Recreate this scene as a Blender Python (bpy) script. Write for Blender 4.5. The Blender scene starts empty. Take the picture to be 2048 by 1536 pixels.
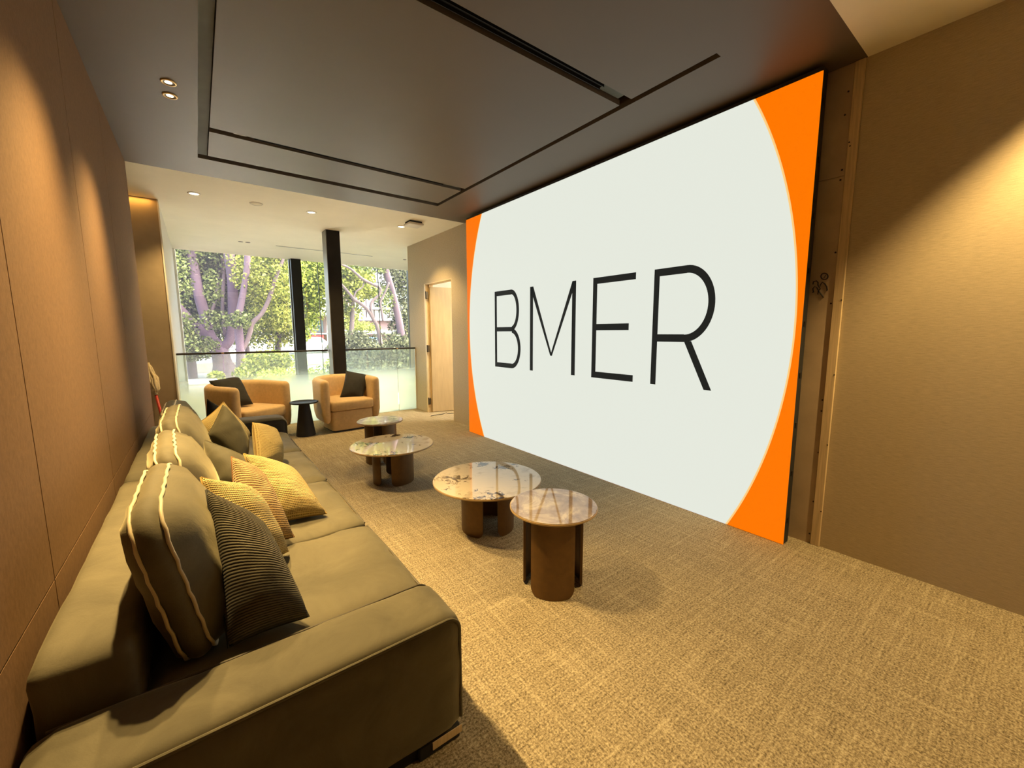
import bpy, bmesh, math, random
import numpy as np
from mathutils import Vector, Matrix, noise

PI = math.pi
random.seed(7)
rng = np.random.default_rng(7)
SC = bpy.context.scene
COL = SC.collection

# ------------------------------------------------------------------ camera
CX, CY = 1024.0, 768.0
V1 = np.array([395.0, 666.0]); V2 = np.array([2110.0, 662.0])
CC = np.array([CX, CY])
F = math.sqrt(-float(np.dot(V1 - CC, V2 - CC)))
_dy = np.array([*(V1 - CC), F]); _dy /= np.linalg.norm(_dy)
_dx = np.array([*(V2 - CC), F]); _dx /= np.linalg.norm(_dx)
_dz = np.cross(_dx, _dy)
if _dz[1] > 0: _dz = -_dz
RW = np.stack([_dx, _dy, _dz])
EYE = np.array([0.0, 0.0, 1.35])

def _ray(p): return RW @ np.array([p[0] - CX, p[1] - CY, F])
def onz(p, z=0.0):
    d = _ray(p); q = EYE + d * (z - EYE[2]) / d[2]; return Vector(q)
def onx(p, x):
    d = _ray(p); q = EYE + d * x / d[0]; return Vector(q)
def ony(p, y):
    d = _ray(p); q = EYE + d * y / d[1]; return Vector(q)

cam = bpy.data.cameras.new('camera')
cam.sensor_width = 36.0
cam.lens = F / 2048.0 * 36.0
cam.clip_start = 0.02; cam.clip_end = 400
cam_ob = bpy.data.objects.new('camera', cam)
COL.objects.link(cam_ob)
r_ = RW @ np.array([1, 0, 0]); u_ = RW @ np.array([0, -1, 0]); b_ = RW @ np.array([0, 0, -1])
M = Matrix.Identity(4)
for i in range(3):
    M[i][0] = r_[i]; M[i][1] = u_[i]; M[i][2] = b_[i]; M[i][3] = EYE[i]
cam_ob.matrix_world = M
SC.camera = cam_ob

# ------------------------------------------------------------------ exposure, sky, sun, lamps
SC.view_settings.view_transform = 'Standard'
SC.view_settings.look = 'None'
SC.view_settings.exposure = 0.0
SC.view_settings.gamma = 1.0
SC.view_settings.use_curve_mapping = False
SC.cycles.use_denoising = True
SC.cycles.max_bounces = 10
SC.cycles.diffuse_bounces = 5
SC.cycles.transparent_max_bounces = 24
SC.cycles.sample_clamp_indirect = 25.0
SC.cycles.caustics_reflective = False
SC.cycles.caustics_refractive = False

world = bpy.data.worlds.new('world'); SC.world = world
world.use_nodes = True
wn = world.node_tree.nodes; wl = world.node_tree.links
bg = wn['Background']
sky = wn.new('ShaderNodeTexSky')
sky.sky_type = 'NISHITA'; sky.sun_disc = False
sky.sun_elevation = math.radians(52); sky.sun_rotation = math.radians(140)
sky.air_density = 1.0; sky.dust_density = 2.5; sky.ozone_density = 1.0
tint = wn.new('ShaderNodeMix'); tint.data_type = 'RGBA'; tint.blend_type = 'MULTIPLY'
tint.inputs[0].default_value = 1.0; tint.inputs[7].default_value = (1.0, 0.96, 0.80, 1)
wl.new(sky.outputs[0], tint.inputs[6]); wl.new(tint.outputs[2], bg.inputs[0])
bg.inputs[1].default_value = 4.4

def sun(direction, strength, color):
    l = bpy.data.lights.new('sun', 'SUN'); l.energy = strength; l.angle = math.radians(0.6); l.color = color
    o = bpy.data.objects.new('sun', l); COL.objects.link(o)
    o.rotation_euler = Vector(direction).to_track_quat('-Z', 'Y').to_euler()
sun((-0.75, -0.12, -0.85), 38.0, (1.0, 0.95, 0.80))

WARM = (1.0, 0.67, 0.26)
def spot(name, loc, target, power, cone, blend=0.35, radius=0.022, color=WARM):
    l = bpy.data.lights.new(name, 'SPOT'); l.energy = power; l.spot_size = math.radians(cone)
    l.spot_blend = blend; l.shadow_soft_size = radius; l.color = color
    o = bpy.data.objects.new(name, l); COL.objects.link(o)
    o.location = loc
    o.rotation_euler = (Vector(target) - Vector(loc)).to_track_quat('-Z', 'Y').to_euler()
    return o
H = 2.838
# the visible pair over the sofa, and its twin pair just outside the frame
for y in (3.355, 3.53):
    spot('spot_sofa', (-0.022, y, H - 0.012), (0.16, y - 0.98, 0), 325, 70, 1.0)
for y in (2.40, 2.575):
    spot('spot_sofa', (-0.022, y, H - 0.012), (0.16, y - 0.98, 0), 325, 70, 1.0)
# lamps in the pale ceiling by the window
for x in (0.087, 1.244, 2.413):
    spot('spot_lounge', (x, 5.75, H - 0.012), (x, 5.7, 0), 130, 110, 0.6)
# lamps in the pale ceiling near the camera
spot('spot_entry', (2.73, -0.25, H - 0.012), (2.60, -0.20, 0), 370, 92, 0.55)
# glow in the niche and light in the room behind the open door
def strip(name, loc, sx, sy, power, color):
    l = bpy.data.lights.new(name, 'AREA'); l.shape = 'RECTANGLE'; l.size = sx; l.size_y = sy; l.energy = power; l.color = color
    o = bpy.data.objects.new(name, l); COL.objects.link(o); o.location = loc
strip('cove_niche', (-0.80, 6.205, H - 0.008), 1.0, 0.02, 3.4, (1.0, 0.50, 0.10))
def point(name, loc, power, color=WARM, radius=0.08):
    l = bpy.data.lights.new(name, 'POINT'); l.energy = power; l.color = color; l.shadow_soft_size = radius
    o = bpy.data.objects.new(name, l); COL.objects.link(o); o.location = loc
point('lamp_store', (4.1, 5.2, 2.4), 20, (1.0, 0.74, 0.36), 0.25)

# ------------------------------------------------------------------ materials
MATS = {}
class NT:
    def __init__(s, m):
        m.use_nodes = True; s.t = m.node_tree; s.n = s.t.nodes; s.l = s.t.links
        s.b = s.n.get('Principled BSDF'); s.out = s.n.get('Material Output')
    def new(s, k, **kw):
        n = s.n.new(k)
        for a, v in kw.items(): setattr(n, a, v)
        return n
    def link(s, a, b): s.l.new(a, b)
    def coord(s, kind='Object', scale=(1, 1, 1), rot=(0, 0, 0)):
        tc = s.new('ShaderNodeTexCoord'); mp = s.new('ShaderNodeMapping')
        mp.inputs['Scale'].default_value = scale; mp.inputs['Rotation'].default_value = rot
        s.link(tc.outputs[kind], mp.inputs['Vector']); return mp.outputs['Vector']
    def noise(s, vec, scale, detail=3, rough=0.55, dist=0.0):
        n = s.new('ShaderNodeTexNoise'); n.inputs['Scale'].default_value = scale
        n.inputs['Detail'].default_value = detail; n.inputs['Roughness'].default_value = rough
        n.inputs['Distortion'].default_value = dist
        s.link(vec, n.inputs['Vector']); return n.outputs['Fac']
    def ramp(s, fac, stops):
        r = s.new('ShaderNodeValToRGB'); e = r.color_ramp.elements
        while len(e) < len(stops): e.new(0.5)
        for i, (p, c) in enumerate(stops):
            e[i].position = p; e[i].color = (*c, 1) if len(c) == 3 else c
        s.link(fac, r.inputs['Fac']); return r.outputs['Color']
    def math(s, op, a, b=None, clamp=False):
        n = s.new('ShaderNodeMath', operation=op); n.use_clamp = clamp
        for i, v in enumerate((a, b)):
            if v is None: continue
            if isinstance(v, (int, float)): n.inputs[i].default_value = v
            else: s.link(v, n.inputs[i])
        return n.outputs[0]
    def bump(s, h, strength=0.3, dist=0.01):
        b = s.new('ShaderNodeBump'); b.inputs['Strength'].default_value = strength; b.inputs['Distance'].default_value = dist
        s.link(h, b.inputs['Height']); s.link(b.outputs['Normal'], s.b.inputs['Normal'])
    def setp(s, **kw):
        for k, v in kw.items():
            i = s.b.inputs[k.replace('_', ' ')]
            i.default_value = v

def mat(name, color, rough=0.6, metal=0.0, var=0.0, vscale=8.0, bump=0.0, bscale=60.0, spec=0.5, stretch=(1, 1, 1), sheen=0.0):
    if name in MATS: return MATS[name]
    m = bpy.data.materials.new(name); t = NT(m)
    t.b.inputs['Base Color'].default_value = (*color, 1)
    t.b.inputs['Roughness'].default_value = rough; t.b.inputs['Metallic'].default_value = metal
    t.b.inputs['Specular IOR Level'].default_value = spec
    if sheen:
        t.b.inputs['Sheen Weight'].default_value = sheen; t.b.inputs['Sheen Roughness'].default_value = 0.4
    v = t.coord('Object', stretch)
    if var:
        f = t.noise(v, vscale, 4)
        c0 = tuple(max(0, c * (1 - var)) for c in color); c1 = tuple(min(1, c * (1 + var)) for c in color)
        t.link(t.ramp(f, [(0.25, c0), (0.75, c1)]), t.b.inputs['Base Color'])
    if bump:
        t.bump(t.noise(v, bscale, 3), bump, 0.004)
    MATS[name] = m; return m

def emit(name, color, strength=1.0):
    if name in MATS: return MATS[name]
    m = bpy.data.materials.new(name); t = NT(m)
    t.setp(Base_Color=(0.02, 0.02, 0.02, 1), Emission_Color=(*color, 1), Emission_Strength=strength, Roughness=0.6)
    t.b.inputs['Specular IOR Level'].default_value = 0.1
    MATS[name] = m; return m

def carpet_mat():
    m = bpy.data.materials.new('carpet'); t = NT(m)
    v = t.coord('Object')
    fine = t.noise(v, 120, 3, 0.7)
    vx = t.coord('Object', (7, 190, 1)); vy = t.coord('Object', (190, 7, 1))
    lx = t.noise(vx, 1.0, 2, 0.5); ly = t.noise(vy, 1.0, 2, 0.5)
    vx2 = t.coord('Object', (2.2, 46, 1)); vy2 = t.coord('Object', (46, 2.2, 1))
    sx = t.math('POWER', t.noise(vx2, 1.0, 1, 0.5), 5.0); sy = t.math('POWER', t.noise(vy2, 1.0, 1, 0.5), 5.0)
    s = t.math('ADD', t.math('MULTIPLY', fine, 0.72), t.math('MULTIPLY', t.math('ADD', lx, ly), 0.15))
    s = t.math('ADD', s, t.math('MULTIPLY', t.math('ADD', sx, sy), 0.26))
    col = t.ramp(s, [(0.40, (0.105, 0.082, 0.050)), (0.53, (0.31, 0.255, 0.165)), (0.66, (0.52, 0.45, 0.31))])
    t.link(col, t.b.inputs['Base Color'])
    t.setp(Roughness=0.95); t.b.inputs['Specular IOR Level'].default_value = 0.15
    t.bump(s, 0.6, 0.006)
    return m

def fabric_wall(name, color, dirscale):
    m = bpy.data.materials.new(name); t = NT(m)
    a = t.noise(t.coord('Object', dirscale), 1.0, 3, 0.6); b = t.noise(t.coord('Object'), 350, 2)
    f = t.math('ADD', t.math('MULTIPLY', a, 0.7), t.math('MULTIPLY', b, 0.3))
    c0 = tuple(c * 0.82 for c in color); c1 = tuple(min(1, c * 1.16) for c in color)
    t.link(t.ramp(f, [(0.3, c0), (0.7, c1)]), t.b.inputs['Base Color'])
    t.setp(Roughness=0.85); t.b.inputs['Specular IOR Level'].default_value = 0.2
    t.bump(f, 0.12, 0.002)
    return m

def weave_mat(name, dark, light, nu=46, nv=46, mode='grid'):
    m = bpy.data.materials.new(name); t = NT(m)
    uv = t.coord('UV')
    def wave(axis, n):
        w = t.new('ShaderNodeTexWave'); w.wave_type = 'BANDS'; w.bands_direction = axis; w.wave_profile = 'SIN'
        w.inputs['Scale'].default_value = n / 6.2832 * 2.5; w.inputs['Distortion'].default_value = 0.6
        w.inputs['Detail'].default_value = 1.0; w.inputs['Detail Scale'].default_value = 2.0
        t.link(uv, w.inputs['Vector']); return w.outputs['Fac']
    a = wave('X', nu); b = wave('Y', nv)
    n1 = t.noise(t.coord('UV', (9, 30, 1)), 1.0, 2)
    if mode == 'grid': h = t.math('MAXIMUM', t.math('MULTIPLY', a, 0.85), b)
    else: h = b
    f = t.math('ADD', t.math('MULTIPLY', h, 0.62), t.math('MULTIPLY', n1, 0.42))
    t.link(t.ramp(f, [(0.25, dark), (0.72, light)]), t.b.inputs['Base Color'])
    t.setp(Roughness=0.9); t.b.inputs['Specular IOR Level'].default_value = 0.2
    t.b.inputs['Sheen Weight'].default_value = 0.15
    t.bump(h, 0.9, 0.006)
    return m

def velvet_mat(name, color, var=0.22):
    m = bpy.data.materials.new(name); t = NT(m)
    f = t.noise(t.coord('Object'), 5.0, 5, 0.65, 0.6)
    c0 = tuple(c * (1 - var) for c in color); c1 = tuple(c * (1 + var) for c in color)
    t.link(t.ramp(f, [(0.3, c0), (0.7, c1)]), t.b.inputs['Base Color'])
    t.setp(Roughness=0.75); t.b.inputs['Specular IOR Level'].default_value = 0.25
    t.b.inputs['Sheen Weight'].default_value = 0.35; t.b.inputs['Sheen Roughness'].default_value = 0.35
    t.b.inputs['Sheen Tint'].default_value = (0.9, 0.8, 0.5, 1)
    g = t.noise(t.coord('Object'), 260, 2)
    t.bump(t.math('ADD', t.math('MULTIPLY', f, 1.0), t.math('MULTIPLY', g, 0.12)), 0.22, 0.012)
    return m

def marble_mat(name, mode, seedrot):
    m = bpy.data.materials.new(name); t = NT(m)
    v = t.coord('Object', (1, 1, 1), (0, 0, seedrot))
    if mode == 'flecks':      # cream with a few clusters of dark flecks and faint grey clouds
        n1 = t.noise(v, 24.0, 5, 0.6, 1.2); n2 = t.noise(v, 4.2, 3, 0.5, 0.6); n3 = t.noise(v, 6.0, 5, 0.6, 1.0)
        f = t.math('ADD', t.math('SUBTRACT', n1, 0.36), t.math('MULTIPLY', t.math('SUBTRACT', 0.57, n2), 1.5))
        a = t.ramp(f, [(0.0, (0.05, 0.032, 0.018)), (0.05, (0.22, 0.16, 0.10)), (0.11, (0.68, 0.585, 0.43))])
        b = t.ramp(n3, [(0.30, (0.62, 0.58, 0.55)), (0.45, (1, 1, 1))])
        mx = t.new('ShaderNodeMix', data_type='RGBA', blend_type='MULTIPLY'); mx.inputs[0].default_value = 0.8
        t.link(a, mx.inputs[6]); t.link(b, mx.inputs[7]); t.link(mx.outputs[2], t.b.inputs['Base Color'])
    else:                     # cloudy mauve grey with pale patches
        n1 = t.noise(v, 5.0, 9, 0.70, 0.7)
        a = t.ramp(n1, [(0.30, (0.12, 0.085, 0.075)), (0.42, (0.28, 0.21, 0.18)), (0.52, (0.42, 0.335, 0.275)), (0.60, (0.66, 0.57, 0.45))])
        t.link(a, t.b.inputs['Base Color'])
    t.setp(Roughness=0.04, IOR=1.9)
    t.b.inputs['Specular IOR Level'].default_value = 0.7
    return m

def glass_mat(name, tint=(0.97, 0.99, 0.97), veil=0.0, veil_col=(0.9, 0.9, 0.9), refl=0.06):
    m = bpy.data.materials.new(name); t = NT(m)
    tr = t.new('ShaderNodeBsdfTransparent'); tr.inputs[0].default_value = (*tint, 1)
    gl = t.new('ShaderNodeBsdfGlossy'); gl.inputs['Roughness'].default_value = 0.01
    fr = t.new('ShaderNodeFresnel'); fr.inputs['IOR'].default_value = 1.45
    mx = t.new('ShaderNodeMixShader')
    t.link(fr.outputs[0], mx.inputs[0]); t.link(tr.outputs[0], mx.inputs[1]); t.link(gl.outputs[0], mx.inputs[2])
    o = mx.outputs[0]
    if veil:
        tl = t.new('ShaderNodeBsdfTranslucent'); tl.inputs[0].default_value = (*veil_col, 1)
        m2 = t.new('ShaderNodeMixShader'); m2.inputs[0].default_value = veil
        t.link(o, m2.inputs[1]); t.link(tl.outputs[0], m2.inputs[2]); o = m2.outputs[0]
    t.link(o, t.out.inputs['Surface'])
    return m

def frosted_mat():
    # balustrade glass: a white film, dense at the floor, fading out below the rail
    m = bpy.data.materials.new('frosted_glass'); t = NT(m)
    tr = t.new('ShaderNodeBsdfTransparent'); tr.inputs[0].default_value = (0.93, 0.97, 0.93, 1)
    gl = t.new('ShaderNodeBsdfGlossy'); gl.inputs['Roughness'].default_value = 0.02
    fr = t.new('ShaderNodeFresnel'); fr.inputs['IOR'].default_value = 1.35
    mx = t.new('ShaderNodeMixShader')
    t.link(fr.outputs[0], mx.inputs[0]); t.link(tr.outputs[0], mx.inputs[1]); t.link(gl.outputs[0], mx.inputs[2])
    tl = t.new('ShaderNodeBsdfTranslucent'); tl.inputs[0].default_value = (0.93, 0.97, 0.80, 1)
    df = t.new('ShaderNodeBsdfDiffuse'); df.inputs[0].default_value = (0.86, 0.90, 0.74, 1)
    m1 = t.new('ShaderNodeMixShader'); m1.inputs[0].default_value = 0.25
    t.link(tl.outputs[0], m1.inputs[1]); t.link(df.outputs[0], m1.inputs[2])
    geo = t.new('ShaderNodeNewGeometry'); sp = t.new('ShaderNodeSeparateXYZ')
    t.link(geo.outputs['Position'], sp.inputs[0])
    mr = t.new('ShaderNodeMapRange'); mr.interpolation_type = 'SMOOTHSTEP'
    mr.inputs['From Min'].default_value = 0.84; mr.inputs['From Max'].default_value = 0.42
    mr.inputs['To Min'].default_value = 0.10; mr.inputs['To Max'].default_value = 0.95
    t.link(sp.outputs['Z'], mr.inputs['Value'])
    m2 = t.new('ShaderNodeMixShader'); t.link(mr.outputs[0], m2.inputs[0])
    t.link(mx.outputs[0], m2.inputs[1]); t.link(m1.outputs[0], m2.inputs[2])
    t.link(m2.outputs[0], t.out.inputs['Surface'])
    return m

def leaf_mat(name, c0, c1, trans=0.45):
    m = bpy.data.materials.new(name); t = NT(m)
    oi = t.new('ShaderNodeNewGeometry')
    c0 = tuple(c * 0.66 for c in c0); c1 = tuple(c * 0.84 for c in c1)
    c2 = tuple(min(0.62, c * 1.9 + 0.03) for c in c1)
    col = t.ramp(oi.outputs['Random Per Island'], [(0.0, c0), (0.45, tuple(0.5 * a + 0.5 * b for a, b in zip(c0, c1))), (0.80, c1), (1.0, c2)])
    df = t.new('ShaderNodeBsdfDiffuse'); tl = t.new('ShaderNodeBsdfTranslucent')
    t.link(col, df.inputs[0]); t.link(col, tl.inputs[0])
    mx = t.new('ShaderNodeMixShader'); mx.inputs[0].default_value = trans
    t.link(df.outputs[0], mx.inputs[1]); t.link(tl.outputs[0], mx.inputs[2])
    t.link(mx.outputs[0], t.out.inputs['Surface'])
    return m

M_CARPET = carpet_mat()
M_WALLL = fabric_wall('brown_wall_cloth', (0.235, 0.138, 0.072), (140, 140, 60))
M_WALLR = fabric_wall('beige_wall_cloth', (0.50, 0.415, 0.285), (60, 25, 260))
M_PLASTERB = mat('plasterboard', (0.50, 0.385, 0.265), 0.85, var=0.12, vscale=6)
M_BATTEN = mat('pale_wood', (0.62, 0.48, 0.29), 0.6, var=0.2, vscale=5, stretch=(20, 20, 1))
M_DARKCEIL = mat('dark_ceiling_paint', (0.124, 0.096, 0.064), 0.50, var=0.05, vscale=2, spec=0.45)
M_SLOTBROWN = mat('slot_brown', (0.075, 0.045, 0.025), 0.6, var=0.15)
M_SLOTGREEN = mat('slot_board', (0.105, 0.112, 0.086), 0.7, var=0.12)
M_PALECEIL = mat('pale_ceiling_paint', (0.88, 0.82, 0.64), 0.75, var=0.03, vscale=3)
M_WHITEWALL = mat('white_wall_paint', (0.78, 0.75, 0.66), 0.7, var=0.03)
M_NICHE = mat('niche_wall_paint', (0.36, 0.275, 0.175), 0.75, var=0.08)
M_BLACK = mat('black_steel', (0.014, 0.012, 0.010), 0.55, var=0.2, spec=0.2)
M_GREYSTEEL = mat('grey_steel', (0.15, 0.14, 0.105), 0.5, metal=0.2, var=0.1)
M_BLACKMATTE = mat('black_matte', (0.012, 0.012, 0.012), 0.7, var=0.2)
M_DARKRAIL = mat('dark_rail', (0.035, 0.028, 0.018), 0.35, metal=0.5, var=0.1)
M_DOOR = mat('door_laminate', (0.46, 0.345, 0.19), 0.55, var=0.1, vscale=3, stretch=(8, 8, 1))
M_JAMB = mat('door_jamb_wood', (0.72, 0.56, 0.32), 0.5, var=0.1)
M_HINGE = mat('hinge_steel', (0.10, 0.075, 0.045), 0.4, metal=0.8, var=0.1)
M_VELVET = velvet_mat('olive_velvet', (0.120, 0.106, 0.066))
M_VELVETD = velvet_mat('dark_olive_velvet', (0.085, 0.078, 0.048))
M_SHADEVEL = velvet_mat('shaded_olive_velvet', (0.052, 0.044, 0.030))  # shade on the far sofa arm, put into a darker velvet colour
M_PIPING = mat('pale_piping', (0.62, 0.52, 0.33), 0.5, var=0.1, sheen=0.3)
M_PIPED = mat('dark_piping', (0.075, 0.062, 0.036), 0.6, var=0.1)
M_RIB = weave_mat('ribbed_green_cloth', (0.030, 0.029, 0.020), (0.175, 0.155, 0.098), 40, 44, 'rib')
M_YELLOW = weave_mat('yellow_woven_cloth', (0.30, 0.19, 0.045), (0.66, 0.52, 0.22), 30, 34)
M_ORANGE = weave_mat('ochre_woven_cloth', (0.16, 0.075, 0.025), (0.56, 0.38, 0.17), 30, 30)
M_PLAIN = velvet_mat('plain_green_satin', (0.066, 0.060, 0.036), 0.12)
M_CHAIR = mat('tan_bouclette', (0.62, 0.43, 0.215), 0.85, var=0.10, vscale=30, bump=0.25, bscale=220, sheen=0.25)
M_CHARCOAL = mat('charcoal_cloth', (0.021, 0.020, 0.017), 0.9, var=0.2, vscale=20, bump=0.2, bscale=200)
M_BRONZE = mat('bronze_leg', (0.125, 0.064, 0.016), 0.42, metal=0.35, var=0.15, vscale=25)
M_EDGE = mat('table_edge', (0.42, 0.29, 0.14), 0.35, var=0.1)
M_MARBLE1 = marble_mat('white_marble', 'flecks', 0.6)
M_MARBLE2 = marble_mat('grey_marble', 'clouds', 2.1)
M_SCREENW = emit('screen_white', (0.785, 0.815, 0.725), 1.0)
M_SCREENO = emit('screen_orange', (1.0, 0.185, 0.0), 1.0)
M_SCREENE = emit('screen_edge_yellow', (1.0, 0.62, 0.22), 1.0)
M_SCREENK = emit('screen_letter', (0.012, 0.014, 0.013), 1.0)
M_LENS = emit('lamp_lens', (1.0, 0.86, 0.58), 6.0)
M_BRASS = mat('brass_ring', (0.55, 0.36, 0.14), 0.3, metal=0.9, var=0.1)
M_WHITEPL = mat('white_plastic', (0.74, 0.69, 0.58), 0.45, var=0.03)
M_GLASS_L = glass_mat('window_glass_tinted', (0.95, 0.93, 0.97), 0.014, (0.80, 0.60, 0.88))
M_GLASS_M = glass_mat('window_glass_clear', (0.97, 0.99, 0.97), 0.008, (0.95, 0.97, 0.95))
M_GLASS_R = glass_mat('window_glass_hazy', (0.95, 0.94, 0.97), 0.012, (0.86, 0.76, 0.94))
M_FROST = frosted_mat()
M_INK = mat('black_ink', (0.012, 0.010, 0.008), 0.6, var=0.1)
M_RED = mat('red_handle', (0.55, 0.05, 0.04), 0.4, var=0.2, vscale=30)
M_MOP = mat('cream_cotton', (0.70, 0.58, 0.38), 0.9, var=0.2, vscale=40, bump=0.4)
M_TINTBARK = mat('glass_tinted_bark', (0.044, 0.027, 0.033), 0.9, var=0.35, vscale=5, bump=0.6, bscale=9, stretch=(1, 1, 0.3))  # brown bark with the purple tint of the window glass put into its colour
M_BARK2 = mat('brown_bark', (0.044, 0.030, 0.026), 0.9, var=0.35, vscale=5, bump=0.6, bscale=9, stretch=(1, 1, 0.3))
M_LEAF1 = leaf_mat('leaf_deep', (0.010, 0.020, 0.006), (0.135, 0.165, 0.045))
M_LEAF2 = leaf_mat('leaf_bright', (0.03, 0.055, 0.008), (0.26, 0.28, 0.05), 0.5)
M_LEAF3 = leaf_mat('leaf_dark', (0.007, 0.011, 0.005), (0.12, 0.13, 0.06))
M_HEDGE = leaf_mat('leaf_lime', (0.12, 0.17, 0.015), (0.36, 0.38, 0.06), 0.5)
M_GRASS = mat('lawn', (0.09, 0.13, 0.025), 0.9, var=0.4, vscale=3)
M_GROUND = mat('garden_soil', (0.13, 0.115, 0.08), 0.95, var=0.35, vscale=1.5)
M_BOUNCEPAVE = mat('bounce_paving', (0.80, 0.73, 0.54), 0.85, var=0.06, vscale=6)  # very pale so that it throws sunlight back indoors
M_ROAD = mat('road_asphalt', (0.12, 0.12, 0.125), 0.9, var=0.1)
M_STONE = mat('pale_stone', (0.22, 0.21, 0.19), 0.8, var=0.15, vscale=10)
M_BRICK = mat('pink_brick', (0.16, 0.095, 0.085), 0.85, var=0.2, vscale=12)
M_CONCRETE = mat('white_concrete', (0.30, 0.295, 0.28), 0.8, var=0.06)
M_BGLASS = mat('facade_glass', (0.10, 0.13, 0.13), 0.15, var=0.2, vscale=2, spec=0.8)
M_SHOPRED = mat('red_awning', (0.55, 0.06, 0.05), 0.6, var=0.15)
M_CARBLUE = mat('blue_car_paint', (0.05, 0.30, 0.62), 0.3, var=0.05)
M_CARWHITE = mat('white_car_paint', (0.75, 0.75, 0.75), 0.3, var=0.05)
M_TYRE = mat('tyre_rubber', (0.02, 0.02, 0.02), 0.8, var=0.1)

# ------------------------------------------------------------------ object helpers
def obj(name, bm, m, parent=None, smooth=False, loc=None):
    me = bpy.data.meshes.new(name)
    if smooth:
        for f in bm.faces: f.smooth = True
    bm.to_mesh(me); bm.free()
    me.materials.append(m)
    o = bpy.data.objects.new(name, me); COL.objects.link(o)
    if parent is not None: o.parent = parent
    if loc is not None: o.location = loc
    return o
def thing(name, label, cat, loc=(0, 0, 0), rotz=0.0, group=None):
    o = bpy.data.objects.new(name, None); COL.objects.link(o)
    o.empty_display_size = 0.1
    o.location = loc; o.rotation_euler = (0, 0, rotz)
    o['label'] = label; o['category'] = cat
    if group: o['group'] = group
    return o
def tag(o, label, cat, group=None):
    o['label'] = label; o['category'] = cat
    if group: o['group'] = group
    return o
def struct(o):
    o['kind'] = 'structure'; return o
def sempty(name):
    o = bpy.data.objects.new(name, None); COL.objects.link(o); o['kind'] = 'structure'; return o
def box(bm, x0, x1, y0, y1, z0, z1):
    vs = [bm.verts.new((x, y, z)) for z in (z0, z1) for y in (y0, y1) for x in (x0, x1)]
    for q in ((0, 2, 3, 1), (4, 5, 7, 6), (0, 1, 5, 4), (2, 6, 7, 3), (0, 4, 6, 2), (1, 3, 7, 5)):
        bm.faces.new([vs[i] for i in q])
    return vs
def boxbm(*a):
    bm = bmesh.new(); box(bm, *a); return bm
def rbox(x0, x1, y0, y1, z0, z1, r=0.03, seg=4):
    bm = boxbm(x0, x1, y0, y1, z0, z1)
    bmesh.ops.bevel(bm, geom=bm.edges[:], offset=r, segments=seg, profile=0.5, affect='EDGES')
    return bm
def puff(x0, x1, y0, y1, z0, z1, r=0.04, n=14, up=0.03, side=0.0, wr=0.004, seed=0.0):
    """upholstered block: rounded box, bulged top, gentle creases"""
    bm = bmesh.new()
    bmesh.ops.create_cube(bm, size=2.0)
    bmesh.ops.subdivide_edges(bm, edges=bm.edges[:], cuts=n, use_grid_fill=True)
    hx, hy, hz = (x1 - x0) / 2, (y1 - y0) / 2, (z1 - z0) / 2
    cx, cy, cz = (x0 + x1) / 2, (y0 + y1) / 2, (z0 + z1) / 2
    for v in bm.verts:
        p = v.co.copy()
        q = Vector((p.x * hx, p.y * hy, p.z * hz))
        c = Vector((max(-hx + r, min(hx - r, q.x)), max(-hy + r, min(hy - r, q.y)), max(-hz + r, min(hz - r, q.z))))
        d = q - c
        if d.length > 1e-6: q = c + d.normalized() * r
        ex, ey, ez = 1 - p.x ** 2, 1 - p.y ** 2, 1 - p.z ** 2
        if p.z > 0: q.z += up * math.sqrt(max(0, ex * ey)) * p.z
        if side:
            q.x += math.copysign(side * max(0, ey * ez) ** 0.5, p.x) if abs(p.x) > 0.95 else 0
            q.y += math.copysign(side * max(0, ex * ez) ** 0.5, p.y) if abs(p.y) > 0.95 else 0
        w = noise.noise(Vector((q.x * 6 + seed, q.y * 6, q.z * 6))) * wr * 2 + noise.noise(Vector((q.x * 17 + seed, q.y * 17, q.z * 17))) * wr
        q += (d.normalized() if d.length > 1e-6 else Vector((0, 0, 0))) * w
        v.co = q + Vector((cx, cy, cz))
    bmesh.ops.recalc_face_normals(bm, faces=bm.faces[:])
    return bm
def tube_into(bm, pts, radii, n=8, cap=True):
    if isinstance(radii, (int, float)): radii = [radii] * len(pts)
    pts = [Vector(p) for p in pts]; rings = []
    up = Vector((0, 0, 1)); prev = None
    for i, p in enumerate(pts):
        t = (pts[min(i + 1, len(pts) - 1)] - pts[max(i - 1, 0)])
        t = t.normalized() if t.length > 1e-9 else up
        a = prev if prev is not None else (Vector((1, 0, 0)) if abs(t.x) < 0.9 else Vector((0, 1, 0)))
        a = (a - t * a.dot(t)).normalized(); b = t.cross(a); prev = a
        rings.append([bm.verts.new(p + (a * math.cos(2 * PI * k / n) + b * math.sin(2 * PI * k / n)) * radii[i]) for k in range(n)])
    for i in range(len(rings) - 1):
        for k in range(n):
            bm.faces.new((rings[i][k], rings[i][(k + 1) % n], rings[i + 1][(k + 1) % n], rings[i + 1][k]))
    if cap:
        bm.faces.new(rings[0][::-1]); bm.faces.new(rings[-1])
def tube(pts, radii, n=8):
    bm = bmesh.new(); tube_into(bm, pts, radii, n); return bm
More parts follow.
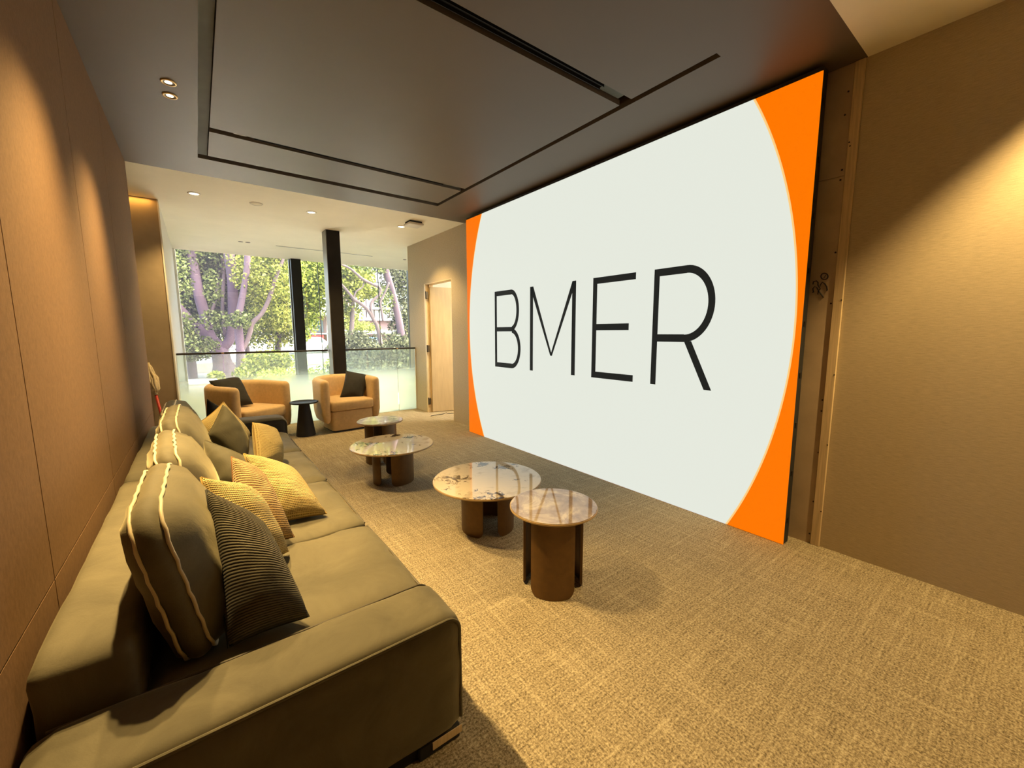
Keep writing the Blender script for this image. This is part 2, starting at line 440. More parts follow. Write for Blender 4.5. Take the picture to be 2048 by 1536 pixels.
def lathe(profile, n=48):
    bm = bmesh.new(); rings = []
    for r, z in profile:
        if r < 1e-6: rings.append([bm.verts.new((0, 0, z))])
        else: rings.append([bm.verts.new((r * math.cos(2 * PI * k / n), r * math.sin(2 * PI * k / n), z)) for k in range(n)])
    for a, b in zip(rings, rings[1:]):
        for k in range(n):
            k2 = (k + 1) % n
            if len(a) == 1 and len(b) == 1: continue
            if len(a) == 1: bm.faces.new((a[0], b[k2], b[k]))
            elif len(b) == 1: bm.faces.new((a[k], a[k2], b[0]))
            else: bm.faces.new((a[k], a[k2], b[k2], b[k]))
    bmesh.ops.recalc_face_normals(bm, faces=bm.faces[:])
    return bm
def prism_x(poly, x0, x1):
    """polygon in (y, z) extruded along x"""
    bm = bmesh.new()
    a = [bm.verts.new((x0, y, z)) for y, z in poly]; b = [bm.verts.new((x1, y, z)) for y, z in poly]
    bm.faces.new(a); bm.faces.new(b[::-1])
    for i in range(len(poly)):
        j = (i + 1) % len(poly); bm.faces.new((a[i], b[i], b[j], a[j]))
    bmesh.ops.recalc_face_normals(bm, faces=bm.faces[:])
    return bm

# ------------------------------------------------------------------ setting
XL, XR, XS = -0.389, 3.032, 2.865        # left wall, right wall, face of the screen
YN, YF = 0.765, 5.056                    # dark ceiling from .. to
YB = -1.9                                # wall behind the camera

floor = struct(obj('floor', boxbm(-2.2, 5.3, YB, 6.86, -0.12, 0.0), M_CARPET))

# left wall: cloth panels with fine open joints, above and below a low joint
wl_ = sempty('wall_left')
obj('backing', boxbm(XL - 0.14, XL - 0.008, YB, YF - 0.004, 0.0, H + 0.1), M_SLOTBROWN, wl_)
ys = [YB, 0.62, 1.705, 2.765, 3.80, YF]
for i in range(5):
    a, b = ys[i] + (0.003 if i else 0), ys[i + 1] - (0.003 if i < 4 else 0)
    for z0, z1 in ((0.0, 0.632), (0.637, H)):
        bm = boxbm(XL - 0.008, XL, a, b, z0, z1)
        obj('panel', bm, M_WALLL, wl_)

# niche beyond the left wall and the white return to the window
struct(obj('wall_niche', boxbm(-2.2, -0.245, 6.245, 6.40, 0.0, H), M_NICHE))
struct(obj('wall_return', boxbm(-0.40, -0.240, 6.40, 9.75, -0.6, H), M_WHITEWALL))
struct(obj('wall_niche_side', boxbm(-2.3, -2.2, YF - 0.3, 6.4, 0.0, H), M_NICHE))
struct(obj('trim_corner', boxbm(-0.249, -0.236, 6.237, 6.262, 0.0, H - 0.004), M_WHITEWALL))

# right wall with the doorway
wr_ = sempty('wall_right')
DY0, DY1, DZ = 5.455, 6.372, 2.14
bm = boxbm(XR, XR + 0.13, YB, DY0, 0, H)
obj('near_section', bm, M_WALLR, wr_)
obj('section_over_door', boxbm(XR, XR + 0.13, DY0, DY1, DZ, H), M_WALLR, wr_)
obj('far_section', boxbm(XR, XR + 0.13, DY1, 7.0, 0, H), M_WALLR, wr_)
struct(obj('wall_far_right', boxbm(4.25, 4.40, 7.0, 9.75, -0.6, H), M_WHITEWALL))
# room behind the doorway
struct(obj('wall_store_far', boxbm(XR + 0.13, 5.2, 6.92, 7.0, 0, H), M_WHITEWALL))
struct(obj('wall_store_near', boxbm(XR + 0.13, 5.2, 4.6, 4.68, 0, H), M_WHITEWALL))
struct(obj('wall_store_side', boxbm(5.2, 5.3, 4.6, 7.0, 0, H), M_WHITEWALL))
struct(obj('wall_back', boxbm(-2.3, 5.3, YB - 0.15, YB, 0, H), M_SLOTBROWN))
struct(obj('wall_left_near', boxbm(-2.3, -2.2, YB, YF - 0.3, 0, H), M_NICHE))

# pale ceilings
struct(obj('ceiling_far', boxbm(-2.3, 5.3, YF, 9.64, H, H + 0.12), M_PALECEIL))
struct(obj('ceiling_near', boxbm(-2.3, 5.3, YB - 0.1, YN, H, H + 0.12), M_PALECEIL))
# dark ceiling: margins, three inset panels, open slots between them
dc = sempty('ceiling_dark')
TX0, TX1, TY0, TY1 = 0.118, 2.385, 1.25, 4.585
Z0, Z1 = H, H + 0.035
for nm, a in (('margin_panel', (-2.3, TX0, YN, YF)), ('margin_panel', (TX1, XR + 0.12, YN, YF)),
              ('margin_panel', (TX0, TX1, TY1, YF)), ('margin_panel', (TX0, TX1, YN, TY0))):
    obj(nm, boxbm(*a, Z0, Z1), M_DARKCEIL, dc)
PX0, PX1 = 0.186, 2.340
for a in ((PX0, PX1, TY0, 1.800), (PX0, PX1, 1.893, 3.882), (PX0, PX1, 3.962, 4.488)):
    obj('inset_panel', boxbm(*a, Z0, Z1), M_DARKCEIL, dc)
obj('slot_backing', boxbm(TX0 - 0.05, TX1 + 0.05, TY0 - 0.05, TY1 + 0.05, H + 0.10, H + 0.12), M_SLOTBROWN, dc)
obj('slot_board', boxbm(TX0, PX0 - 0.004, TY0, TY1 - 0.045, H + 0.018, H + 0.030), M_SLOTGREEN, dc)
bm = bmesh.new()
box(bm, TX0 - 0.01, TX0, TY0, TY1, Z1, H + 0.1); box(bm, TX1, TX1 + 0.01, TY0, TY1, Z1, H + 0.1)
box(bm, TX0, TX1, TY1, TY1 + 0.01, Z1, H + 0.1); box(bm, TX0, TX1, TY0 - 0.01, TY0, Z1, H + 0.1)
obj('slot_side', bm, M_SLOTBROWN, dc)
# black vents in the two cross slots, with bare boards at their ends
def vent(y0, y1, x0, x1, label):
    t = thing('slot_vent', label, 'ceiling vent', ((x0 + x1) / 2, (y0 + y1) / 2, H + 0.015))
    w, d = (x1 - x0) / 2, (y1 - y0) / 2
    obj('vent_channel', boxbm(-w, w, -d, d, 0.012, 0.03), M_BLACKMATTE, t)
    obj('vent_blade', boxbm(-w, w, -d * 0.45, -d * 0.35, -0.006, 0.012), M_BLACK, t)
    obj('vent_blade', boxbm(-w, w, d * 0.35, d * 0.45, -0.006, 0.012), M_BLACK, t)
vent(3.890, 3.954, 0.47, 2.115, 'long black slot vent in the dark ceiling, nearer the window')
vent(1.806, 1.888, 0.40, 2.110, 'long black slot vent in the dark ceiling, cut by the top edge of the photo')
for a in ((0.19, 0.47, 3.886, 3.925), (2.115, 2.30, 3.90, 3.95), (2.112, 2.30, 1.815, 1.875)):
    obj('slot_board', boxbm(*a, H + 0.022, H + 0.034), M_SLOTGREEN, dc)
hole = thing('cable_hole', 'small dark oval hole with a white rim beside the far slot vent', 'hole', (0.375, 3.905, H + 0.012))
bm = lathe([(0.026, 0.0), (0.032, 0.0), (0.034, 0.006), (0.026, 0.008), (0.026, 0.0)], 24)
for v in bm.verts: v.co.x *= 1.6; v.co.y *= 0.6
obj('rim', bm, M_WHITEPL, hole)
bm = lathe([(0.0, 0.004), (0.026, 0.004), (0.026, 0.008), (0.0, 0.008)], 24)
for v in bm.verts: v.co.x *= 1.6; v.co.y *= 0.6
obj('hollow', bm, M_BLACKMATTE, hole)

# plasterboard strip and batten between screen and cloth wall
pb = sempty('trim_plasterboard')
for z0, z1 in ((0.0, 2.236), (2.240, H - 0.002)):
    obj('board', boxbm(XR - 0.006, XR, 0.818, 1.60, z0, z1), M_PLASTERB, pb)
for p in ((1697, 183), (1690, 230), (1684, 340), (1681, 360), (1671, 505), (1662, 607), (1645, 800), (1643, 822), (1637, 905), (1627, 1003), (1619, 1067)):
    q = onx(p, XR - 0.006)
    bm = lathe([(0.0, -0.002), (0.005, -0.002), (0.005, 0.0), (0.0, 0.0)], 10)
    o = obj('screw_head', bm, M_INK, pb, loc=q); o.rotation_euler = (0, PI / 2, 0)
bt = sempty('trim_batten')
obj('batten', rbox(XR - 0.014, XR, 0.770, 0.818, 0.0, H - 0.003, 0.003, 1), M_BATTEN, bt)
for p in ((1697, 285), (1700, 292), (1687, 600), (1671, 750), (1655, 890), (1645, 1024)):
    q = onx(p, XR - 0.014); q.y = min(0.81, max(0.776, q.y))
    bm = lathe([(0.0, -0.0015), (0.004, -0.0015), (0.004, 0.0), (0.0, 0.0)], 10)
    o = obj('nail_head', bm, M_INK, bt, loc=q); o.rotation_euler = (0, PI / 2, 0)
# handwritten 730
def pen(poly, parent, r=0.0028):
    pts = [onx((1560 + x / 5.906, 460 + y / 5.906), XR - 0.0075) for x, y in poly]
    return tube(pts, r, 6)
wr730 = thing('handwritten_number', 'handwritten 730 in black marker on the bare plasterboard strip', 'writing', (XR - 0.008, 0.89, 1.62))
def at_local(bm, o):
    for v in bm.verts: v.co -= o.location
    return bm
obj('numeral', at_local(pen([(380, 738), (396, 736), (388, 692), (412, 665), (436, 682), (470, 740), (495, 772), (515, 797)], None, 0.0032), wr730), M_INK, wr730)
obj('numeral', at_local(pen([(390, 642), (394, 612), (430, 600), (450, 622), (448, 650), (470, 688), (476, 650), (500, 616), (530, 636), (553, 670), (560, 712), (546, 712)], None, 0.0032), wr730), M_INK, wr730)
el = [(525 + 42 * math.cos(a), 548 + 38 * math.sin(a)) for a in np.linspace(0.3, 2 * PI + 0.4, 22)]
obj('numeral', at_local(pen(el, None), wr730), M_INK, wr730)
obj('stroke', at_local(pen([(447, 762), (452, 720), (480, 690)], None), wr730), M_INK, wr730)
obj('stroke', at_local(pen([(515, 572), (545, 528)], None, 0.0016), wr730), M_INK, wr730)

# ------------------------------------------------------------------ window
win = sempty('window_1')
YW = 9.62
def wx(px): return ony((px, 600), YW).x
for x0, x1, m in ((-0.24, 1.605, M_GLASS_L), (1.79, 2.135, M_GLASS_M), (2.139, 2.32, M_GLASS_M), (2.32, 3.424, M_GLASS_R), (3.428, 4.20, M_GLASS_R)):
    obj('pane', boxbm(x0, x1, YW, YW + 0.012, -0.6, H), m, win)
obj('mullion', rbox(1.605, 1.790, YW - 0.16, YW + 0.10, -0.6, H - 0.002, 0.004, 1), M_BLACK, win)
obj('mullion', boxbm(1.585, 1.604, YW - 0.03, YW + 0.03, -0.6, H - 0.002), M_GREYSTEEL, win)
obj('frame', boxbm(4.155, 4.25, YW - 0.12, YW + 0.08, -0.6, H - 0.002), M_DARKRAIL, win)
obj('frame', boxbm(-0.24, -0.205, YW - 0.05, YW + 0.05, -0.6, H - 0.002), M_WHITEWALL, win)
for x in (2.137, 3.426):
    obj('joint', boxbm(x - 0.006, x + 0.006, YW - 0.004, YW + 0.018, -0.6, H - 0.002), M_DARKRAIL, win)
struct(obj('wall_window_sill', boxbm(-0.4, 4.4, YW - 0.2, YW + 0.1, -0.9, -0.6), M_WHITEWALL))
struct(obj('floor_void', boxbm(-0.4, 4.4, 6.86, YW + 0.1, -0.95, -0.9), M_WHITEWALL))
struct(obj('floor_edge', boxbm(-0.4, 4.4, 6.86, 6.90, -0.9, -0.02), M_WHITEWALL))

# black steel column by the balustrade
co = sempty('column_steel')
obj('shaft', rbox(1.602, 1.786, 6.55, 6.78, 0.0, H, 0.004, 1), M_BLACK, co)
obj('side_plate', boxbm(1.592, 1.602, 6.555, 6.775, 0.0, H), M_GREYSTEEL, co)

# glass balustrade
bal = thing('glass_balustrade', 'glass balustrade with dark handrail and frosted white lower half before the window', 'balustrade', (1.38, 6.80, 0))
bx = 1.38
for a, b in ((-0.240, 0.245), (0.255, 1.585), (1.795, 2.690), (2.70, 3.025)):
    obj('glass_panel', boxbm(a - bx, b - bx, -0.006, 0.006, 0.0, 1.068), M_FROST, bal)
for a, b in ((-0.240, 0.235), (0.265, 1.585), (1.795, 2.685), (2.71, 3.025)):
    obj('handrail', rbox(a - bx, b - bx, -0.02, 0.02, 1.066, 1.092, 0.006, 2), M_DARKRAIL, bal)
for x in (0.250, 2.697):
    obj('rail_joiner', rbox(x - 0.016 - bx, x + 0.016 - bx, -0.018, 0.018, 1.069, 1.089, 0.004, 1), M_BRASS, bal)
obj('edge_trim', boxbm(3.018 - bx, 3.030 - bx, -0.012, 0.012, 0.0, 1.066), M_WHITEPL, bal)

# ------------------------------------------------------------------ door
dr = sempty('door_1')
obj('jamb', boxbm(XR - 0.004, XR + 0.135, DY1 - 0.045, DY1, 0.0, DZ), M_JAMB, dr)
obj('jamb_stop', boxbm(XR + 0.05, XR + 0.12, DY1 - 0.070, DY1 - 0.045, 0.0, DZ), M_JAMB, dr)
obj('jamb', boxbm(XR + 0.002, XR + 0.13, DY0, DY0 + 0.012, 0.0, DZ), M_JAMB, dr)
obj('head', boxbm(XR + 0.002, XR + 0.13, DY0 + 0.012, DY1 - 0.045, DZ - 0.012, DZ), M_JAMB, dr)
bm = rbox(0, 0.86, -0.022, 0.022, 0.008, 2.09, 0.003, 1)
bmesh.ops.rotate(bm, verts=bm.verts[:], cent=(0, 0, 0), matrix=Matrix.Rotation(math.radians(-13), 3, 'Z'))
bmesh.ops.translate(bm, verts=bm.verts[:], vec=(XR + 0.055, DY1 - 0.075, 0))
leaf = obj('leaf', bm, M_DOOR, dr)
for py in (590, 697, 801):
    z = onx((854, py), XR).z
    bm = rbox(XR - 0.010, XR + 0.03, DY1 - 0.085, DY1 - 0.047, z - 0.055, z + 0.055, 0.004, 1)
    tube_into(bm, [(XR - 0.006, DY1 - 0.066, z - 0.06), (XR - 0.006, DY1 - 0.066, z + 0.06)], 0.010, 8)
    obj('hinge', bm, M_HINGE, dr)
cab = [onz(p, 0.006) for p in ((862, 832), (868, 830.5), (877, 829), (886, 828), (890, 826), (893, 825.5), (896, 827), (900, 827), (906, 826.5), (915, 826))]
tag(obj('cable', tube(cab, 0.005, 6), M_BLACKMATTE), 'thin dark cable lying on the carpet in front of the open doorway', 'cable')

# ------------------------------------------------------------------ LED screen
scr = thing('video_wall', 'large bright video wall reading BMER, black letters in a white oval on orange', 'screen', (XS, 2.82, 0))
SY0, SY1, SZ0, SZ1 = 0.917, 4.735, 0.003, 2.783
def W(bm):
    for v in bm.verts: v.co -= Vector((XS, 2.82, 0))
    return bm
obj('cabinet', W(boxbm(XS + 0.006, XS + 0.075, SY0, SY1, SZ0, SZ1 + 0.025)), M_BLACKMATTE, scr)
obj('orange_field', W(boxbm(XS, XS + 0.006, SY0, SY1, SZ0, SZ1)), M_SCREENO, scr)
def oval(a, b, x):
    pts = []
    for k in range(240):
        t = 2 * PI * k / 240
        pts.append((2.818 + a * math.cos(t), 1.392 + b * math.sin(t)))
    poly = []
    # clip to the screen height
    def clip(ps, zlim, keep):
        out = []
        for i in range(len(ps)):
            p, q = ps[i], ps[(i + 1) % len(ps)]
            ip, iq = keep(p[1]), keep(q[1])
            if ip: out.append(p)
            if ip != iq:
                s = (zlim - p[1]) / (q[1] - p[1]); out.append((p[0] + s * (q[0] - p[0]), zlim))
        return out
    pts = clip(pts, SZ0, lambda z: z >= SZ0); pts = clip(pts, SZ1, lambda z: z <= SZ1)
    return prism_x(pts, x, x + 0.0008)
obj('oval_edge', W(oval(1.872, 2.485, XS - 0.0008)), M_SCREENE, scr)
obj('white_oval', W(oval(1.862, 2.470, XS - 0.0018)), M_SCREENW, scr)
# letters: coordinates u along the screen (growing to the right as read), z up
def letter(polys, name='letter'):
    bm = bmesh.new()
    for outer in polys:
        b2 = prism_x([(2.82 - u, z) for u, z in outer], XS - 0.0030, XS - 0.0019)
        me = bpy.data.meshes.new('t'); b2.to_mesh(me); b2.free(); bm.from_mesh(me); bpy.data.meshes.remove(me)
    obj(name, W(bm), M_SCREENK, scr)
ZB, ZT, S = 0.936, 1.830, 0.046
def rect(u0, u1, z0, z1): return [(u0, z0), (u1, z0), (u1, z1), (u0, z1)]
def stroke_arc(cx, cz, rx, rz, a0, a1, w, n=26):
    """quads along an elliptical arc (outer edge rx, rz; stroke width w)"""
    out = []
    for i in range(n):
        t0 = a0 + (a1 - a0) * i / n; t1 = a0 + (a1 - a0) * (i + 1) / n
        f = lambda t, k: (cx + (rx - k) * math.cos(t), cz + (rz - k * 1.12) * math.sin(t))
        out.append([f(t0, 0), f(t1, 0), f(t1, w), f(t0, w)])
    return out
# B
Bp = [rect(-1.281, -1.238, ZB, ZT), rect(-1.238, -0.955, ZT - 0.055, ZT), rect(-1.238, -0.935, 1.360, 1.410), rect(-1.238, -0.950, ZB, ZB + 0.055)]
Bp += stroke_arc(-0.955, 1.5975, 0.144, 0.2325, -PI / 2 + 0.12, PI / 2, S + 0.001)
Bp += stroke_arc(-0.950, 1.1660, 0.167, 0.2300, -PI / 2, PI / 2 - 0.05, S + 0.001)
letter(Bp)
# M
letter([rect(-0.619, -0.570, ZB, ZT), rect(0.006, 0.055, ZB, ZT),
        [(-0.600, ZT), (-0.567, ZT), (-0.268, 1.112), (-0.294, 1.110), (-0.300, 1.125), (-0.570, 1.720), (-0.600, 1.770)],
        [(0.040, ZT), (0.007, ZT), (-0.294, 1.112), (-0.268, 1.110), (-0.262, 1.125), (0.006, 1.720), (0.040, 1.770)]])
# E
letter([rect(0.266, 0.314, ZB, ZT), rect(0.314, 0.720, ZT - 0.055, ZT), rect(0.314, 0.665, 1.366, 1.422), rect(0.314, 0.722, ZB, ZB + 0.056)])
# R
Rp = [rect(0.891, 0.938, ZB, ZT), rect(0.938, 1.160, ZT - 0.056, ZT), rect(0.938, 1.160, 1.275, 1.332),
      [(1.165, 1.275), (1.218, 1.283), (1.386, ZB), (1.331, ZB)]]
Rp += stroke_arc(1.160, 1.5525, 0.219, 0.2775, -PI / 2, PI / 2, 0.049, 32)
letter(Rp)
for i in range(9):
    z = 0.14 + i * 0.31
    obj('side_clip', W(boxbm(XS + 0.03, XS + 0.055, SY0 - 0.004, SY0, z, z + 0.03)), M_BLACK, scr)

# ------------------------------------------------------------------ lamps and fittings on the ceilings
def downlight(x, y, label, r=0.042, dark=False, group=None):
    t = thing('downlight', label, 'downlight', (x, y, H), group=group)
    obj('ring', lathe([(r * 0.70, -0.001), (r * 0.72, -0.006), (r * 0.96, -0.006), (r, -0.002), (r, 0.0), (r * 0.7, 0.0)], 28), M_BRASS if dark else M_WHITEPL, t, True)
    obj('lens', lathe([(0.0, -0.003), (r * (0.45 if dark else 0.7), -0.003), (r * (0.45 if dark else 0.7), 0.0), (0.0, 0.0)], 24), M_LENS, t)
    if dark: obj('reflector', lathe([(r * 0.45, -0.002), (r * 0.7, -0.004), (r * 0.7, 0.0), (r * 0.45, 0.0)], 24), M_GREYSTEEL, t)
downlight(-0.022, 3.355, 'brass-ringed downlight in the dark ceiling, the upper of the close pair', 0.04, True, 'downlights in the dark ceiling')
downlight(-0.022, 3.530, 'brass-ringed downlight in the dark ceiling, the lower of the close pair', 0.04, True, 'downlights in the dark ceiling')
downlight(0.087, 5.75, 'lit round downlight in the pale ceiling above the niche corner', 0.060, group='downlights in the pale ceiling')
downlight(1.244, 5.75, 'lit round downlight in the pale ceiling just left of the black column top', 0.060, group='downlights in the pale ceiling')
downlight(2.413, 5.75, 'lit round downlight in the pale ceiling right beside the smoke detector', 0.060, group='downlights in the pale ceiling')
t = thing('ceiling_speaker', 'flat round white speaker grille in the pale ceiling between two downlights', 'speaker', (0.66, 5.76, H))
obj('rim', lathe([(0.060, -0.002), (0.060, -0.008), (0.066, -0.006), (0.068, 0.0), (0.060, 0.0)], 32), M_WHITEPL, t, True)
obj('grille', lathe([(0.0, -0.006), (0.060, -0.005), (0.060, 0.0), (0.0, 0.0)], 32), M_PALECEIL, t, True)
t = thing('access_point', 'white rounded square wireless access point under the pale ceiling near the video wall', 'access point', (2.455, 5.43, H))
obj('body', rbox(-0.105, 0.105, -0.105, 0.105, -0.052, -0.022, 0.012, 3), M_WHITEPL, t, True)
obj('mount', boxbm(-0.085, 0.085, -0.085, 0.085, -0.022, 0.0), M_BLACKMATTE, t)
t = thing('slot_diffuser', 'long thin dark air slot in the pale ceiling behind the black column', 'ceiling vent', (2.02, 8.26, H))
obj('slot', boxbm(-0.83, 0.83, -0.012, 0.012, -0.004, -0.0005), M_DARKRAIL, t)
obj('flange', boxbm(-0.84, 0.84, -0.024, 0.024, -0.002, 0.0), M_PALECEIL, t)
def gril(x, label, n):
    t = thing('ceiling_socket', label, 'ceiling socket', (x, 8.25, H))
    for i in range(n):
        dx = (i - (n - 1) / 2) * 0.10
        obj('hole', lathe([(0.0, -0.003), (0.036, -0.003), (0.036, 0.0), (0.0, 0.0)], 16), M_HINGE, t, loc=(dx, 0, 0))
gril(0.73, 'pair of small dark holes in the pale ceiling left of the long air slot', 2)
gril(3.56, 'pair of small dark holes in the pale ceiling at the far right corner', 2)

# ------------------------------------------------------------------ sofa
sofa = thing('sofa', 'very long olive velvet sofa along the brown wall, low wide arms and four seat cushions', 'sofa', (0.1, 2.85, 0))
def SO(bm):
    for v in bm.verts: v.co -= Vector((0.1, 2.85, 0))
    return bm
SX0, SX1 = XL + 0.012, 0.612
A0, A1, B0, B1 = 1.062, 1.318, 4.41, 4.70
obj('plinth', SO(boxbm(SX0 + 0.04, SX1 - 0.03, A0 + 0.035, B1 - 0.04, 0.0, 0.06)), M_BLACKMATTE, sofa)
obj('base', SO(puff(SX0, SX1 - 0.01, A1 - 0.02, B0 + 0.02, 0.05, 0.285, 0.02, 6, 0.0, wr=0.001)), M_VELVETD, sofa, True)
arm = obj('arm', SO(puff(SX0, SX1, A0, A1, 0.05, 0.452, 0.045, 18, 0.012, wr=0.003)), M_VELVET, sofa, True)
arm2 = obj('arm', SO(puff(SX0, SX1 + 0.02, B0, B1, 0.05, 0.535, 0.06, 18, 0.012, wr=0.003, seed=5)), M_SHADEVEL, sofa, True)
def welt(y, z1, x0, x1, zb):
    pts = [(x0, y, z1)]
    n = 8
    pts += [(x1 - 0.045 + 0.045 * math.sin(a), y, z1 - 0.045 + 0.045 * math.cos(a)) for a in np.linspace(0, PI / 2, n)]
    pts += [(x1, y, zb)]
    return pts
obj('piping', SO(tube(welt(A0 + 0.014, 0.444, SX0 + 0.03, SX1 - 0.010, 0.08), 0.0055, 8)), M_VELVET, arm)
obj('piping', SO(tube(welt(A1 - 0.012, 0.443, SX0 + 0.03, SX1 - 0.010, 0.30), 0.0045, 8)), M_PIPED, arm)
obj('piping', SO(tube(welt(B0 + 0.018, 0.522, SX0 + 0.03, SX1 + 0.006, 0.30), 0.0055, 8)), M_VELVETD, arm2)
# low wide back in two modules
for i, (a, b) in enumerate(((A1 + 0.002, 2.868), (2.872, B0 + 0.10))):
    bk = obj('back_frame', SO(puff(SX0, -0.185, a, b, 0.06, 0.585, 0.028, 14, 0.006, wr=0.003, seed=i * 3.0)), M_VELVET, sofa, True)
# seat cushions
for i, (a, b) in enumerate(((A1 + 0.003, 2.006), (2.012, 2.788), (2.794, 3.620), (3.626, B0 - 0.003))):
    z = 0.403
    sc = obj('seat_cushion', SO(puff(-0.19, 0.606, a, b, 0.285, z, 0.028, 16, 0.022, wr=0.005, seed=i * 11.3)), M_VELVET, sofa, True)
    ring = [(0.600, a + 0.016, z - 0.012), (0.603, (a + b) / 2, z - 0.009), (0.600, b - 0.016, z - 0.012)]
    obj('piping', SO(tube(ring, 0.0045, 8)), M_PIPED, sc)
# foot and the scrap of packing tape on it
obj('foot', SO(rbox(SX1 - 0.16, SX1 - 0.012, A0 + 0.018, A0 + 0.16, 0.0, 0.05, 0.004, 1)), M_BLACKMATTE, sofa)
tape = obj('packing_tape', SO(boxbm(SX1 - 0.115, SX1 - 0.008, A0 + 0.0135, A0 + 0.0165, 0.020, 0.046)), M_BATTEN, sofa)
tape['label'] = 'scrap of beige packing tape on the corner foot'

# ------------------------------------------------------------------ cushions
def pillow_base(c, u, v, pinch, k=0.16):
    f = 1 - k * (max(0.0, u) * max(0.0, -v)) ** 2      # slumped upper corner
    uu = u * (1 - pinch * (1 - v * v)) * f; vv = v * (1 - pinch * (1 - u * u)) * f
    a, b = (uu + 1) / 2, (vv + 1) / 2
    return c[0].lerp(c[1], a).lerp(c[3].lerp(c[2], a), b)
def cushion_mesh(c, th, n=22, pinch=0.07, wr=0.006, seed=0.0, power=0.36, front=1.0, back=0.7):
    """pillow from four corners (top left, top right, bottom right, bottom left)"""
    c = [Vector(p) for p in c]
    bm = bmesh.new(); uvl = bm.loops.layers.uv.new('UVMap')
    nrm = ((c[2] - c[0]).cross(c[1] - c[3])).normalized()
    if nrm.dot(Vector((0.5, -0.6, 0.5))) < 0: nrm = -nrm
    base = lambda u, v: pillow_base(c, u, v, pinch)
    F_, B_ = {}, {}
    for i in range(n + 1):
        for j in range(n + 1):
            u, v = -1 + 2 * i / n, -1 + 2 * j / n
            u = math.sin(u * PI / 2) * 0.35 + u * 0.65; v = math.sin(v * PI / 2) * 0.35 + v * 0.65
            p = base(u, v)
            e = max(0.0, (1 - u * u) * (1 - v * v))
            h = th * e ** power
            w = noise.noise(p * 7 + Vector((seed, 0, 0))) * wr * 2 + noise.noise(p * 19 + Vector((0, seed, 0))) * wr
            edge = i in (0, n) or j in (0, n)
            F_[i, j] = bm.verts.new(p + nrm * ((h * front + w * min(1, e * 6)) if not edge else 0))
            B_[i, j] = F_[i, j] if edge else bm.verts.new(p - nrm * (h * back))
    def uv(i, j): return (i / n, j / n)
    for i in range(n):
        for j in range(n):
            q = [(i, j), (i + 1, j), (i + 1, j + 1), (i, j + 1)]
            for D, rev in ((F_, False), (B_, True)):
                qq = q[::-1] if rev else q
                try: f = bm.faces.new([D[k] for k in qq])
                except ValueError: continue
                f.smooth = True
                for l, k in zip(f.loops, qq): l[uvl].uv = uv(*k)
    bmesh.ops.recalc_face_normals(bm, faces=bm.faces[:])
    return bm
def pillow(label, corners, th, m, seed=0.0, group='loose pillows along the sofa', name='pillow', welt_mat=None, **kw):
    c = [Vector(p) for p in corners]
    o_ = sum(c, Vector()) / 4
    bm = cushion_mesh([p - o_ for p in c], th, seed=seed, **kw)
    o = obj(name, bm, m, None, loc=o_)
    tag(o, label, 'pillow', group)
    # seam around the rim
    n = 10; pts = []
    cc = [p - o_ for p in c]; pin = kw.get('pinch', 0.07)
    for s in range(4):
        for k in range(n):
            t_ = -1 + 2 * k / n
            u, v = ((t_, -1), (1, t_), (-t_, 1), (-1, -t_))[s]
            pts.append(pillow_base(cc, u, v, pin))
    pts.append(pts[0])
    obj('seam', tube(pts, 0.0035, 6), welt_mat or m, o, True)
    return o

